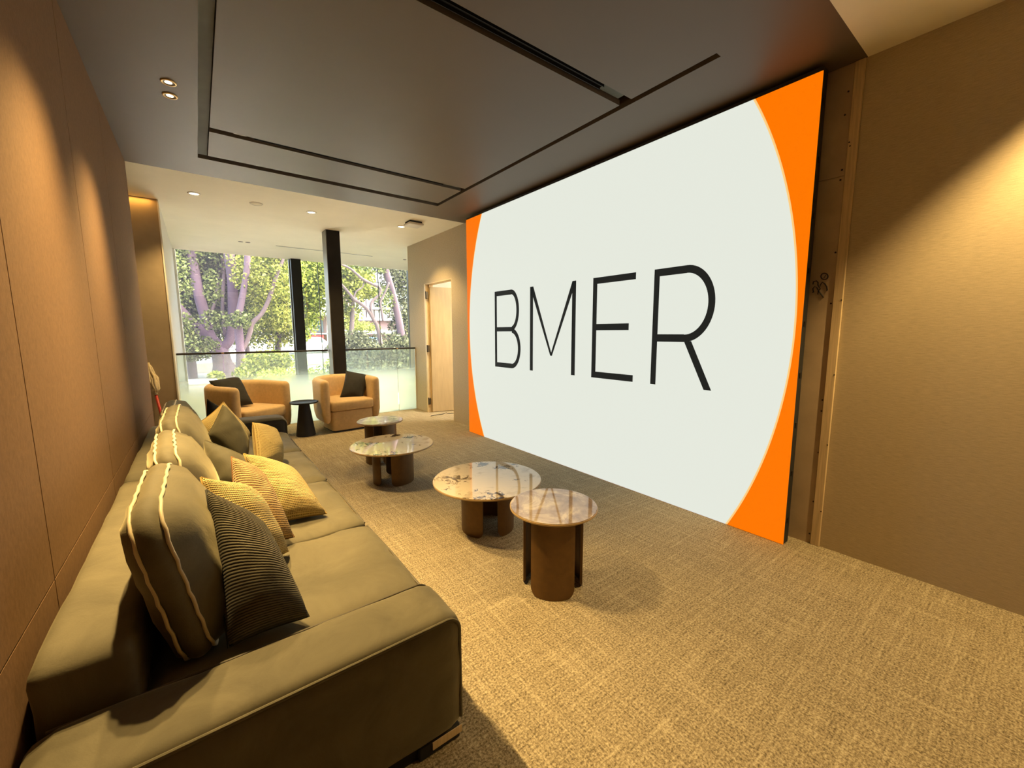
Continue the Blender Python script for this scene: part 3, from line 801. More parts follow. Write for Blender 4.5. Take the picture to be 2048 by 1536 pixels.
def back_cushion(label, y0, y1, seed, top=0.86, lean=0.20, yaw=0.0, th=0.135, x=-0.058, m=None):
    """boxed back cushion with two pale piped edges, leaning on the back frame"""
    w, h = (y1 - y0), top - 0.40
    L = h / math.cos(lean)
    t = thing('back_cushion', label, 'cushion', (x, (y0 + y1) / 2, 0.412), group='piped back cushions of the sofa')
    t.rotation_euler = (0, -lean, yaw)
    n = 12
    bm = bmesh.new(); bmesh.ops.create_cube(bm, size=2.0)
    bmesh.ops.subdivide_edges(bm, edges=bm.edges[:], cuts=n, use_grid_fill=True)
    hx, hy, hz, r = th / 2, w / 2, L / 2, 0.045
    for v in bm.verts:
        p = v.co.copy()
        ry, rz = p.y * hy, p.z * hz
        # round the outline of the slab (corners of the face)
        cy = max(-hy + 0.11, min(hy - 0.11, ry)); cz = max(-hz + 0.11, min(hz - 0.11, rz))
        d = Vector((ry - cy, rz - cz))
        if d.length > 0.11: d = d.normalized() * 0.11; ry, rz = cy + d.x, cz + d.y
        ey, ez = max(0, 1 - p.y ** 2), max(0, 1 - p.z ** 2)
        # slab edge bows outwards, faces swell
        sq = 1 - p.x ** 2
        k = 1 + 0.05 * sq
        bul = (ey * ez) ** 0.5
        q = Vector((p.x * (hx * 0.46 + (0.100 if p.x > 0 else 0.066) * bul ** 0.85), ry * k, rz * k))
        wv = noise.noise(Vector((q.x * 9 + seed, q.y * 9, q.z * 9))) * 0.010 + noise.noise(Vector((q.x * 30, q.y * 30 + seed, q.z * 30))) * 0.004
        q += Vector((wv * p.x, wv * 0.5 * p.y, wv * 0.5 * p.z))
        v.co = q + Vector((0, 0, hz))
    bmesh.ops.recalc_face_normals(bm, faces=bm.faces[:])
    body = obj('cushion_body', bm, m or M_VELVET, t, True)
    for sx in (-1, 1):
        pts = []
        for k in range(64):
            a = 2 * PI * k / 64
            # square-ish loop
            cx_, sz_ = math.cos(a), math.sin(a)
            s = 1.0 / max(abs(cx_), abs(sz_))
            ry, rz = cx_ * s * hy, sz_ * s * hz
            cy = max(-hy + 0.11, min(hy - 0.11, ry)); cz = max(-hz + 0.11, min(hz - 0.11, rz))
            d = Vector((ry - cy, rz - cz))
            if d.length > 0.11: d = d.normalized() * 0.11; ry, rz = cy + d.x, cz + d.y
            wob = 0.0022 * math.sin(a * 23 + seed) + 0.0012 * math.sin(a * 41)
            pts.append((sx * hx * 0.49 + wob, ry * 1.012, rz * 1.012 + hz))
        pts.append(pts[0])
        obj('piping', tube(pts, 0.0046, 8), M_PIPING, t, True)
    return t
back_cushion('nearest olive back cushion with pale piped edges, behind the ribbed green pillow', 1.37, 1.99, 1.0, 0.86)
back_cushion('second olive back cushion from the near arm, wavy pale piping along its top', 2.02, 2.66, 4.0, 0.86, yaw=0.05)
back_cushion('third olive back cushion from the near arm, two straight pale pipings', 2.74, 3.52, 7.0, 0.865, 0.22)
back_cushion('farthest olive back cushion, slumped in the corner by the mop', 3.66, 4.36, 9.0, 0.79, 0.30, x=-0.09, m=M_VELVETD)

PW = 0.075
pillow('ribbed dark green pillow slumped against the near sofa arm',
       [(-0.018, 1.64, 0.838), (0.135, 1.60, 0.70), (0.215, 1.37, 0.44), (0.0, 1.36, 0.445)], 0.105, M_RIB, 1.0, pinch=0.04)
pillow('yellow woven pillow standing right behind the ribbed green pillow',
       [(-0.034, 1.95, 0.795), (0.135, 1.97, 0.715), (0.232, 1.86, 0.44), (0.01, 1.72, 0.44)], 0.09, M_YELLOW, 2.0, pinch=0.04)
pillow('ochre brown woven pillow between two yellow woven pillows',
       [(0.080, 2.24, 0.785), (0.195, 2.22, 0.70), (0.275, 1.99, 0.435), (0.05, 1.96, 0.44)], 0.09, M_ORANGE, 3.0, pinch=0.04)
pillow('wide yellow woven pillow lying back with one corner on the seat edge',
       [(0.14, 2.46, 0.735), (0.36, 2.42, 0.635), (0.455, 2.17, 0.430), (0.20, 2.20, 0.43)], 0.08, M_YELLOW, 4.0, pinch=0.04)
pillow('plain dark green pillow slouching between the second and third back cushions',
       [(-0.012, 2.80, 0.76), (0.155, 2.56, 0.70), (0.175, 2.40, 0.62), (0.03, 2.42, 0.47)], 0.095, M_PLAIN, 5.0, pinch=0.03)
pillow('dark olive pillow set on its corner with a pointed tip, yellow pillow behind it',
       [(0.100, 3.40, 0.860), (0.225, 3.28, 0.60), (0.17, 3.10, 0.44), (0.0, 3.22, 0.70)], 0.085, M_PLAIN, 6.0, pinch=0.03)
pillow('yellow woven pillow mostly hidden behind the pointed olive pillow',
       [(0.112, 3.62, 0.85), (0.275, 3.56, 0.60), (0.16, 3.42, 0.44), (-0.075, 3.50, 0.72)], 0.07, M_YELLOW, 7.0)
pillow('rounded yellow woven pillow alone at the front of the third seat cushion',
       [(0.255, 3.30, 0.735), (0.40, 3.42, 0.645), (0.405, 3.22, 0.44), (0.245, 3.10, 0.47)], 0.08, M_YELLOW, 8.0, pinch=0.03)
pillow('small dark green pillow peeping out behind the rounded yellow pillow',
       [(0.30, 3.52, 0.62), (0.425, 3.50, 0.58), (0.435, 3.40, 0.43), (0.29, 3.40, 0.43)], 0.06, M_PLAIN, 9.0)
pillow('small charcoal pillow with a pointed corner, farthest on the sofa',
       [(0.022, 4.16, 0.81), (0.16, 4.20, 0.68), (0.12, 4.02, 0.45), (-0.02, 4.05, 0.52)], 0.075, M_CHARCOAL, 10.0)

# ------------------------------------------------------------------ coffee tables
def coffee_table(name, label, C, z, R, rb, angs, marble, group):
    t = thing('coffee_table', label, 'coffee table', (C[0], C[1], 0), group=group)
    th = 0.016
    obj('tabletop', lathe([(0, z - 0.004), (R - 0.004, z - 0.004), (R - 0.003, z - 0.001), (R - 0.006, z), (0, z)], 96), marble, t)
    obj('tabletop_rim', lathe([(0, z - th), (R - 0.006, z - th), (R, z - th + 0.004), (R, z - 0.005), (R - 0.003, z - 0.0035), (0, z - 0.0035)], 96), M_EDGE, t)
    vx, vy = C[0], C[1]; L = math.hypot(vx, vy); vx, vy = vx / L, vy / L
    zt = z - th; half = math.radians(44); rc = 0.045; n = 40; tk = 0.012
    for a in angs:
        bm = bmesh.new(); rows = []
        for i in range(n + 1):
            q = -half + 2 * half * i / n
            q = half * math.sin(q / half * PI / 2)
            s = (half - abs(q)) * rb
            zb = 0.002 + (rc - math.sqrt(max(0, rc * rc - (rc - s) ** 2)) if s < rc else 0)
            ang = math.radians(a) + q
            dx = -vx * math.cos(ang) + vy * math.sin(ang); dy = -vy * math.cos(ang) - vx * math.sin(ang)
            rows.append([bm.verts.new((dx * rr, dy * rr, zz)) for rr, zz in ((rb, zb), (rb, zt), (rb - tk, zt), (rb - tk, zb))])
        for i in range(n):
            for k in range(4):
                bm.faces.new((rows[i][k], rows[i][(k + 1) % 4], rows[i + 1][(k + 1) % 4], rows[i + 1][k]))
        bm.faces.new(rows[0]); bm.faces.new(rows[-1][::-1])
        bmesh.ops.recalc_face_normals(bm, faces=bm.faces[:])
        o = obj('curved_leg', bm, M_BRONZE, t)
        for f in o.data.polygons: f.use_smooth = len(f.vertices) == 4
        md = o.modifiers.new('split', 'EDGE_SPLIT'); md.split_angle = math.radians(40)
g = 'round marble coffee tables'
coffee_table('t', 'tall small round coffee table with mottled grey-brown marble top, nearest the camera', (1.43, 1.52), 0.445, 0.231, 0.160, (0, 120, 240), M_MARBLE2, g)
coffee_table('t', 'low wide round coffee table with white marble top, overlapped by the tall near table', (1.515, 2.275), 0.352, 0.371, 0.182, (6 - 60, 66, 186), M_MARBLE1, g)
coffee_table('t', 'low wide round coffee table with white marble top, in front of the smallest far table', (1.335, 3.555), 0.347, 0.366, 0.182, (38, -82, 158), M_MARBLE1, g)
coffee_table('t', 'tall small round coffee table farthest from the camera, grey marble reflecting the window', (1.455, 4.20), 0.440, 0.232, 0.160, (-71, 49, 169), M_MARBLE2, g)

# ------------------------------------------------------------------ side table
t = thing('side_table', 'black side table with cone base and thin round top between two tan armchairs', 'side table', (1.045, 5.90, 0))
obj('tabletop', lathe([(0, 0.432), (0.164, 0.432), (0.171, 0.437), (0.173, 0.448), (0.168, 0.452), (0.164, 0.448), (0.162, 0.444), (0, 0.444)], 56), M_BLACK, t, True)
obj('cone_base', lathe([(0, 0.0), (0.118, 0.0), (0.119, 0.004), (0.062, 0.428), (0.066, 0.432), (0, 0.432)], 48), M_BLACKMATTE, t)

# ------------------------------------------------------------------ armchairs
def armchair(label, loc, rotz):
    t = thing('armchair', label, 'armchair', loc, rotz, 'tan tub armchairs')
    # horseshoe shell, front towards local -y
    hw, ya, R = 0.345, -0.275, 0.345
    path = []
    for k in range(7): path.append((-hw, ya + (0.02 - ya) * k / 6, (-1, 0)))
    for k in range(1, 24):
        a = PI - PI * k / 24
        path.append((R * math.cos(a), 0.02 + 0.345 * math.sin(a), (math.cos(a), math.sin(a))))
    for k in range(7): path.append((hw, 0.02 + (ya - 0.02) * k / 6, (1, 0)))
    # profile (offset outward, z)
    def prof(top, zb):
        pts = []
        w = 0.058
        for a in np.linspace(0, PI, 9): pts.append((w * math.cos(a), top - w + w * math.sin(a)))
        pts += [(-w, 0.50), (-w, 0.30), (-w + 0.005, zb + 0.03)]
        for a in np.linspace(PI, 1.62 * PI, 5): pts.append((w * 0.62 * math.cos(a) - 0.012, zb + 0.03 + w * 0.62 * math.sin(a)))
        pts += [(w * 0.55, zb + 0.03), (w * 0.93, zb + 0.12), (w, 0.35), (w, 0.50)]
        return pts
    bm = bmesh.new(); rings = []
    N = len(path)
    ends = []
    def ring(x, y, nx, ny, sc, top):
        P = prof(top, 0.135)
        czz = 0.42
        return [bm.verts.new((x + nx * o * sc, y + ny * o * sc, czz + (z - czz) * (0.86 + 0.14 * sc))) for o, z in P]
    for i, (x, y, (nx, ny)) in enumerate(path):
        s = abs(i - (N - 1) / 2) / ((N - 1) / 2)
        top = 0.735 - 0.012 * s
        if i == 0:
            for dd, sc in ((-0.050, 0.10), (-0.046, 0.45), (-0.034, 0.74), (-0.016, 0.93)): rings.append(ring(x, y + dd, nx, ny, sc, top))
        rings.append(ring(x, y, nx, ny, 1.0, top))
        if i == N - 1:
            for dd, sc in ((-0.016, 0.93), (-0.034, 0.74), (-0.046, 0.45), (-0.050, 0.10)): rings.append(ring(x, y + dd, nx, ny, sc, top))
    n = len(rings[0])
    for a, b in zip(rings, rings[1:]):
        for k in range(n): bm.faces.new((a[k], a[(k + 1) % n], b[(k + 1) % n], b[k]))
    bm.faces.new(rings[0]); bm.faces.new(rings[-1][::-1])
    bmesh.ops.recalc_face_normals(bm, faces=bm.faces[:])
    obj('shell', bm, M_CHAIR, t, True)
    def dshape(hw_, y0, yc, ry, z0, z1, r, bulge=0.0, nseg=28):
        out = [(-hw_, y0 + 0.03), (-hw_ + 0.03, y0), (0, y0 - 0.008), (hw_ - 0.03, y0), (hw_, y0 + 0.03)]
        for k in range(nseg + 1):
            a = PI * k / nseg; out.append((hw_ * math.cos(a), yc + ry * math.sin(a)))
        prof_ = [(-r, z0), (-r * 0.3, z0 + r * 0.3), (0, z0 + r), (0, z1 - r), (-r * 0.3, z1 - r * 0.3), (-r, z1), (-0.12, z1 + bulge)]
        b = bmesh.new(); rs = []
        cxm, cym = 0.0, (y0 + yc) / 2
        for off, z in prof_:
            rr = []
            for x, y in out:
                d = Vector((x - cxm, y - cym)); L = d.length
                d = d * ((L + off) / L); rr.append(b.verts.new((cxm + d.x, cym + d.y, z)))
            rs.append(rr)
        m_ = len(out)
        for p, q in zip(rs, rs[1:]):
            for k in range(m_): b.faces.new((p[k], p[(k + 1) % m_], q[(k + 1) % m_], q[k]))
        b.faces.new(rs[0][::-1]); b.faces.new(rs[-1])
        bmesh.ops.recalc_face_normals(b, faces=b.faces[:])
        return b
    obj('seat_cushion', dshape(0.293, -0.345, 0.04, 0.28, 0.292, 0.425, 0.028, 0.012), M_CHAIR, t, True)
    obj('base', dshape(0.285, -0.315, 0.02, 0.30, 0.02, 0.284, 0.012), M_CHAIR, t, True)
    obj('plinth', dshape(0.265, -0.295, 0.02, 0.28, 0.0, 0.02, 0.002), M_BLACKMATTE, t)
    return t
armchair('tan tub armchair before the black column, facing the camera', (1.618, 6.12, 0), math.radians(4))
armchair('tan tub armchair left of the black side table, turned toward the tables', (0.42, 6.10, 0), math.radians(33))
pillow('dark charcoal pillow leaning in the armchair before the black column',
       [ony((692, 741), 6.25), ony((741, 749), 6.19), ony((725, 798), 5.98), ony((680, 795), 6.07)], 0.10, M_CHARCOAL, 11.0, group='dark pillows on the armchairs', pinch=0.09)
pillow('dark charcoal pillow leaning in the armchair left of the side table',
       [ony((418, 762), 6.20), ony((480, 751), 6.32), ony((506, 808), 6.02), ony((450, 822), 5.95)], 0.10, M_CHARCOAL, 12.0, group='dark pillows on the armchairs', pinch=0.09)

# ------------------------------------------------------------------ mop in the niche
mp = thing('mop', 'upturned mop with cream cotton head and red handle leaning in the niche corner', 'mop', (-0.36, 6.10, 0))
ph = [ony((326, 842), 6.10), ony((311, 785), 6.16)]
d_ = (ph[0] - ph[1]); foot = ph[0] + d_ * (ph[0].z / -d_.z)
off = Vector((-0.36, 6.10, 0))
obj('handle', tube([foot - off, ph[0] - off, ph[1] - off], 0.014, 10), M_RED, mp, True)
ax = (ph[1] - ph[0]).normalized()
bm = bmesh.new()
for k in range(16):
    a = 2 * PI * k / 16; rr = 0.022 + 0.012 * random.random()
    side = Vector((math.cos(a), math.sin(a) * 0.6, 0.0))
    pts = []
    for q in range(8):
        f = q / 7
        w = rr * (0.5 + 1.5 * math.sin(PI * min(1, f * 1.05)) ** 1.0) * (1.15 - 0.5 * f)
        pts.append(ph[1] - off + ax * (f * (0.30 + 0.05 * math.sin(k * 3))) + side * w + Vector((0.006 * math.sin(q * 2 + k), 0, 0)))
    tube_into(bm, pts, [0.010, 0.013, 0.014, 0.014, 0.013, 0.012, 0.010, 0.006], 6)
obj('mop_head', bm, M_MOP, mp, True)
obj('collar', tube([ph[1] - off - ax * 0.03, ph[1] - off + ax * 0.03], 0.020, 10), M_MOP, mp, True)

# ------------------------------------------------------------------ outside
GZ = -0.45
struct(obj('ground', boxbm(-60, 80, 9.9, 140, GZ - 0.2, GZ), M_GROUND))
struct(obj('lawn', boxbm(-6, 34, 25.0, 30.0, GZ, GZ + 0.02), M_GRASS))
struct(obj('terrace', boxbm(-12, 16, 9.75, 14.0, GZ - 0.1, GZ + 0.03), M_BOUNCEPAVE))  # added and widened to bounce sunlight onto the far ceiling
struct(obj('road', boxbm(-60, 80, 30.0, 37.0, GZ, GZ + 0.015), M_ROAD))
struct(obj('path', boxbm(-10, 12, 19.5, 23.0, GZ, GZ + 0.015), M_STONE))

def leaf_cloud(name, blobs, size, m, parent):
    """many small leaf quads inside ellipsoids: [(centre, radii, count)]"""
    C_, U_, V_ = [], [], []
    for c, r, n in blobs:
        n = int(n * 1.6)
        d = rng.normal(size=(n, 3)); d /= np.linalg.norm(d, axis=1)[:, None]
        rad = rng.random(n) ** 0.45
        C_.append(np.array(c) + d * rad[:, None] * np.array(r))
        u = rng.normal(size=(n, 3)); u /= np.linalg.norm(u, axis=1)[:, None]
        w = rng.normal(size=(n, 3)); v = np.cross(u, w); v /= np.linalg.norm(v, axis=1)[:, None]
        s = size * 0.78 * (0.6 + 0.8 * rng.random(n))[:, None]
        U_.append(u * s * 0.5); V_.append(v * s * 0.30)
    Cn, U, V = np.concatenate(C_), np.concatenate(U_), np.concatenate(V_)
    n = len(Cn)
    co = np.stack([Cn - U, Cn + V, Cn + U, Cn - V], 1).reshape(-1, 3)
    me = bpy.data.meshes.new(name)
    me.vertices.add(4 * n); me.vertices.foreach_set('co', co.ravel())
    me.loops.add(4 * n); me.loops.foreach_set('vertex_index', np.arange(4 * n, dtype=np.int32))
    me.polygons.add(n); me.polygons.foreach_set('loop_start', np.arange(0, 4 * n, 4, dtype=np.int32))
    me.polygons.foreach_set('loop_total', np.full(n, 4, dtype=np.int32))
    me.update(); me.validate()
    me.materials.append(m)
    o = bpy.data.objects.new(name, me); COL.objects.link(o)
    if parent is not None: o.parent = parent
    o['kind'] = 'stuff'
    return o
def limb(parent, name, pix, Y, radii, m, yvar=0.0, n=8):
    """one limb through points seen at depth Y (metres in front of the camera)"""
    pts = []
    for i, p in enumerate(pix):
        pts.append(ony(p, Y + yvar * i / max(1, len(pix) - 1)) - parent.location)
    # smooth
    fine, rf = [], []
    if isinstance(radii, (int, float)): radii = [radii] * len(pts)
    radii = [r * 0.64 for r in radii]
    for i in range(len(pts) - 1):
        p0, p1, p2, p3 = pts[max(i - 1, 0)], pts[i], pts[i + 1], pts[min(i + 2, len(pts) - 1)]
        for k in range(5):
            t_ = k / 5
            q = 0.5 * ((2 * p1) + (p2 - p0) * t_ + (2 * p0 - 5 * p1 + 4 * p2 - p3) * t_ ** 2 + (3 * p1 - p0 - 3 * p2 + p3) * t_ ** 3)
            fine.append(q); rf.append(radii[i] * (1 - t_) + radii[i + 1] * t_)
    fine.append(pts[-1]); rf.append(radii[-1])
    return obj(name, tube(fine, rf, n), m, parent, True)

def blob(px, py, Y, rx, rz, n, ry=None):
    q = ony((px, py), Y); return (q, (rx, ry or rx, rz), n)
def rel(bl, o): return [(np.array(c) - np.array(o.location), r, n) for c, r, n in bl]

# big many-stemmed tree, left
Y1 = 17.5
q0 = ony((458, 758), Y1); q0.z = GZ
tr = thing('garden_tree', 'huge old tree with several mauve-tinted stems rising from a flared trunk, left window pane', 'tree', q0)
limb(tr, 'trunk', [(456, 775), (453, 752), (446, 728), (441, 706), (440, 696)], Y1, [0.98, 0.74, 0.46, 0.40, 0.34], M_TINTBARK, n=14)
limb(tr, 'stem', [(440, 700), (430, 686), (410, 668), (388, 648), (370, 628), (352, 606), (338, 575)], Y1, [0.34, 0.30, 0.26, 0.22, 0.19, 0.17, 0.15], M_TINTBARK)
limb(tr, 'stem', [(428, 685), (415, 664), (411, 636), (398, 590), (389, 540), (379, 490), (372, 440)], Y1, [0.26, 0.30, 0.26, 0.24, 0.22, 0.20, 0.18], M_TINTBARK, 0.4)
limb(tr, 'stem', [(442, 698), (458, 682), (465, 650), (466, 610), (465, 560), (458, 505), (452, 440)], Y1, [0.26, 0.24, 0.24, 0.24, 0.25, 0.25, 0.22], M_TINTBARK, -0.4)
limb(tr, 'stem', [(450, 672), (446, 640), (445, 597), (447, 545), (443, 495)], Y1, [0.08, 0.08, 0.08, 0.09, 0.08], M_BARK2, 0.6)
limb(tr, 'stem', [(416, 650), (424, 622), (431, 597), (437, 560), (441, 500)], Y1, [0.09, 0.08, 0.08, 0.07, 0.06], M_BARK2, 0.8)
leaf_cloud('foliage', rel([blob(365, 520, 18.6, 1.2, 1.3, 5200), blob(425, 500, 18.8, 1.5, 1.2, 5600), blob(500, 510, 18.8, 1.5, 1.1, 5200), blob(470, 620, 19.5, 0.9, 1.3, 3600),
                           blob(380, 600, 19.0, 1.1, 1.0, 3800), blob(430, 590, 19.4, 1.1, 1.1, 3800), blob(385, 680, 19.2, 1.0, 0.8, 3000),
                           blob(350, 560, 16.6, 0.5, 0.9, 420), blob(430, 640, 16.8, 0.5, 0.35, 260), blob(400, 690, 16.9, 0.6, 0.3, 420), blob(372, 655, 16.8, 0.35, 0.5, 320), blob(425, 575, 16.6, 0.3, 0.6, 260), blob(480, 640, 15.6, 0.35, 0.3, 200)], tr), 0.125, M_LEAF1, tr)
# leaning dark tree at the window edge
q0 = ony((372, 752), 20.5); q0.z = GZ
tr = thing('garden_tree', 'leaning mauve-tinted tree at the left window edge behind the big tree', 'tree', q0)
limb(tr, 'trunk', [(385, 765), (378, 700), (368, 640), (362, 580), (354, 500), (350, 430)], 20.5, [0.30, 0.28, 0.34, 0.40, 0.42, 0.4], M_TINTBARK)
leaf_cloud('foliage', rel([blob(352, 650, 21.3, 1.4, 1.6, 2600), blob(375, 540, 22, 1.8, 1.8, 2600)], tr), 0.17, M_LEAF3, tr)
# slimmer tree with two stems, right of the big trunk
Y2 = 16.0
q0 = ony((481, 760), Y2); q0.z = GZ
tr = thing('garden_tree', 'slim two-stemmed tree with a long bent branch, right of the big trunk', 'tree', q0)
limb(tr, 'trunk', [(482, 785), (481, 745), (481, 700), (478, 668), (475, 640)], Y2, [0.26, 0.21, 0.20, 0.19, 0.17], M_TINTBARK)
limb(tr, 'stem', [(475, 645), (482, 607), (489, 570), (494, 535), (495, 495), (498, 440)], Y2, [0.16, 0.15, 0.14, 0.15, 0.14, 0.12], M_TINTBARK)
limb(tr, 'branch', [(484, 700), (494, 682), (500, 664), (505, 646), (522, 629), (534, 607), (542, 585), (551, 556), (566, 519), (578, 480)], Y2, [0.12, 0.11, 0.11, 0.12, 0.10, 0.10, 0.10, 0.09, 0.07, 0.05], M_BARK2)
leaf_cloud('foliage', rel([blob(520, 520, 16.8, 1.0, 0.8, 1200), blob(560, 540, 17.2, 0.9, 0.9, 1200), blob(540, 600, 17.5, 0.9, 0.7, 900), blob(565, 500, 16.6, 0.6, 0.5, 900), blob(530, 560, 16.4, 1.0, 0.7, 1500), blob(560, 640, 18, 0.8, 0.5, 1100)], tr), 0.12, M_LEAF2, tr)
# trees further behind
def far_tree(label, px, Y, topx, r, n, m, bark=M_BARK2, extra=()):
    q = ony((px, 740), Y); q.z = GZ
    t_ = thing('garden_tree', label, 'tree', q)
    limb(t_, 'trunk', [(px, 735), (px + (topx - px) * 0.4, 660), (topx, 560)], Y, [0.24, 0.19, 0.12], bark)
    bl = [blob(topx, 560, Y, r * 1.1, r * 1.2, n * 2), blob(topx - 18, 620, Y + 0.6, r, r * 0.8, n // 2), blob(topx + 15, 500, Y, r, r, n // 2)] + list(extra)
    leaf_cloud('foliage', rel(bl, t_), 0.20, m, t_)
    return t_
far_tree('bright yellow-green tree filling the left pane beside the window mullion', 555, 24.0, 560, 2.3, 3400, M_LEAF2, extra=[blob(540, 660, 24, 2.0, 1.0, 1300), blob(580, 640, 24.5, 1.5, 1.3, 1000)])
far_tree('dark broad tree far behind the big many-stemmed tree', 500, 29.0, 470, 3.2, 3600, M_LEAF1, extra=[blob(420, 560, 30, 3.6, 3.4, 3000), blob(400, 650, 31, 3.0, 1.5, 1500)])
far_tree('lime green tree seen between the mullion and the black column', 596, 22.0, 612, 1.3, 1500, M_LEAF2, extra=[blob(640, 560, 23, 1.4, 0.9, 1300), blob(610, 600, 22.6, 0.8, 0.8, 600), blob(652, 520, 24, 1.0, 0.8, 500)])
far_tree('dark conifer-like tree behind the small white-roofed building', 650, 58.0, 655, 1.6, 900, M_LEAF3)
far_tree('flat-topped lime tree right of the black column before the brick building', 700, 21.0, 708, 0.95, 1000, M_LEAF2, extra=[blob(735, 585, 21.2, 0.8, 0.35, 420), blob(730, 510, 22, 1.2, 0.6, 500)])
# gnarled tree in the right pane
Y3 = 14.0
q0 = ony((800, 740), Y3); q0.z = GZ
tr = thing('garden_tree', 'thick dark tree at the right end of the window with sunlit specks of leaves', 'tree', q0)
limb(tr, 'trunk', [(810, 770), (808, 720), (802, 665), (794, 622), (784, 580), (772, 540), (764, 500)], Y3, [0.30, 0.24, 0.22, 0.20, 0.18, 0.17, 0.16], M_TINTBARK)
limb(tr, 'stem', [(806, 690), (820, 620), (824, 560), (822, 500)], Y3 + 0.6, [0.16, 0.15, 0.14, 0.13], M_TINTBARK)
leaf_cloud('foliage', rel([blob(800, 560, 14.8, 0.75, 0.9, 1500), blob(812, 640, 14.6, 0.7, 0.8, 1300), blob(780, 690, 14.2, 0.8, 0.55, 1000), blob(775, 530, 15, 0.5, 0.4, 420), blob(830, 560, 15, 0.8, 1.5, 900)], tr), 0.12, M_LEAF3, tr)
Y4 = 13.2
q0 = ony((768, 745), Y4); q0.z = GZ
tr = thing('garden_tree', 'gnarled bare-branched tree with a wide fork in the right window pane', 'tree', q0)
limb(tr, 'trunk', [(775, 770), (768, 726), (762, 690), (755, 655), (748, 640)], Y4, [0.14, 0.12, 0.11, 0.10, 0.095], M_BARK2)
limb(tr, 'branch', [(750, 645), (737, 622), (722, 608), (710, 600), (698, 586), (684, 570), (670, 560)], Y4, [0.09, 0.085, 0.08, 0.07, 0.06, 0.055, 0.05], M_BARK2)
limb(tr, 'branch', [(746, 636), (741, 614), (745, 602), (758, 590), (760, 576), (744, 568), (726, 559), (712, 547), (700, 537), (680, 528), (660, 522)], Y4, [0.085, 0.07, 0.065, 0.065, 0.07, 0.07, 0.075, 0.06, 0.055, 0.045, 0.04], M_BARK2)
limb(tr, 'branch', [(766, 642), (763, 620), (761, 604), (770, 585), (778, 565)], Y4, [0.06, 0.06, 0.055, 0.05, 0.05], M_BARK2)
limb(tr, 'branch', [(707, 600), (712, 584), (724, 575), (728, 566)], Y4, [0.04, 0.035, 0.03, 0.025], M_BARK2)
leaf_cloud('foliage', rel([blob(770, 600, 13.9, 0.35, 0.5, 320), blob(745, 530, 14, 0.7, 0.3, 320)], tr), 0.11, M_LEAF1, tr)
# bushes
def bush(label, bl, m, size, group=None):
    q = Vector(bl[0][0]); q.z = GZ
    t_ = thing('garden_bush', label, 'bush', q, group=group)
    leaf_cloud('foliage', rel(bl, t_), size, m, t_)
    bm = bmesh.new()
    for k in range(5):
        c = Vector(bl[k % len(bl)][0]) - q; tube_into(bm, [(c.x * 0.6 + 0.05 * k - 0.1, 0, 0), (c.x, c.y, c.z)], [0.03, 0.015], 6)
    obj('stems', bm, M_BARK2, t_)
bush('dark glossy bush under the right window pane, behind the chair pillow', [blob(705, 690, 12.0, 0.65, 0.42, 1700), blob(745, 715, 12.2, 0.8, 0.45, 1900), blob(700, 735, 11.6, 0.6, 0.35, 900)], M_LEAF3, 0.115)
bush('dark bush at the far right foot of the window', [blob(800, 710, 11.6, 0.55, 0.6, 1800), blob(780, 740, 11.4, 0.8, 0.3, 1300)], M_LEAF3, 0.115)
bush('pale green bush in the middle of the left pane above the lime hedge', [blob(540, 722, 14.5, 0.75, 0.35, 1300), blob(520, 745, 14.2, 0.7, 0.3, 900)], M_LEAF2, 0.13)
bush('tiny green shrub at the foot of the big tree beside the white planter', [blob(432, 754, 13.6, 0.22, 0.18, 360)], M_LEAF2, 0.09)
bush('green shrubs on the terrace of the brick building', [blob(725, 655, 30, 1.3, 0.45, 900), blob(700, 648, 30.3, 0.6, 0.7, 500)], M_LEAF2, 0.16)
def hedge(label, x0, x1, y, z, m):
    t_ = thing('clipped_hedge', label, 'hedge', ((x0 + x1) / 2, y, GZ))
    k = int((x1 - x0) / 0.35) + 1
    bl = [((x0 + (x1 - x0) * (i + 0.5) / k, y + rng.normal() * 0.08, GZ + (z - GZ) * 0.5), (0.30, 0.38, (z - GZ) * 0.62), 620) for i in range(k)]
    leaf_cloud('foliage', rel(bl, t_), 0.095, m, t_)
    bm = bmesh.new()
    for i in range(k): tube_into(bm, [(bl[i][0][0] - t_.location.x, 0, 0), (bl[i][0][0] - t_.location.x, 0, (z - GZ) * 0.7)], [0.02, 0.01], 5)
    obj('stems', bm, M_BARK2, t_)
hedge('lime green clipped hedge behind the left armchair', 1.15, 2.72, 12.2, 0.36, M_HEDGE)
hedge('lime green clipped hedge between mullion and column', 2.95, 3.75, 12.9, 0.52, M_HEDGE)
t = thing('garden_planter', 'white stone planter box at the left foot of the window', 'planter', (-0.05, 12.6, GZ))
obj('box', rbox(-0.33, 0.33, -0.30, 0.30, 0, 0.58, 0.02, 2), M_CONCRETE, t)
obj('rim', rbox(-0.36, 0.36, -0.33, 0.33, 0.58, 0.64, 0.015, 2), M_CONCRETE, t)
obj('soil', boxbm(-0.30, 0.30, -0.27, 0.27, 0.63, 0.65), M_GROUND, t)
# paving wall further left
struct(obj('wall_garden', boxbm(-4.0, 2.2, 23.5, 23.8, GZ, GZ + 0.42), M_STONE))

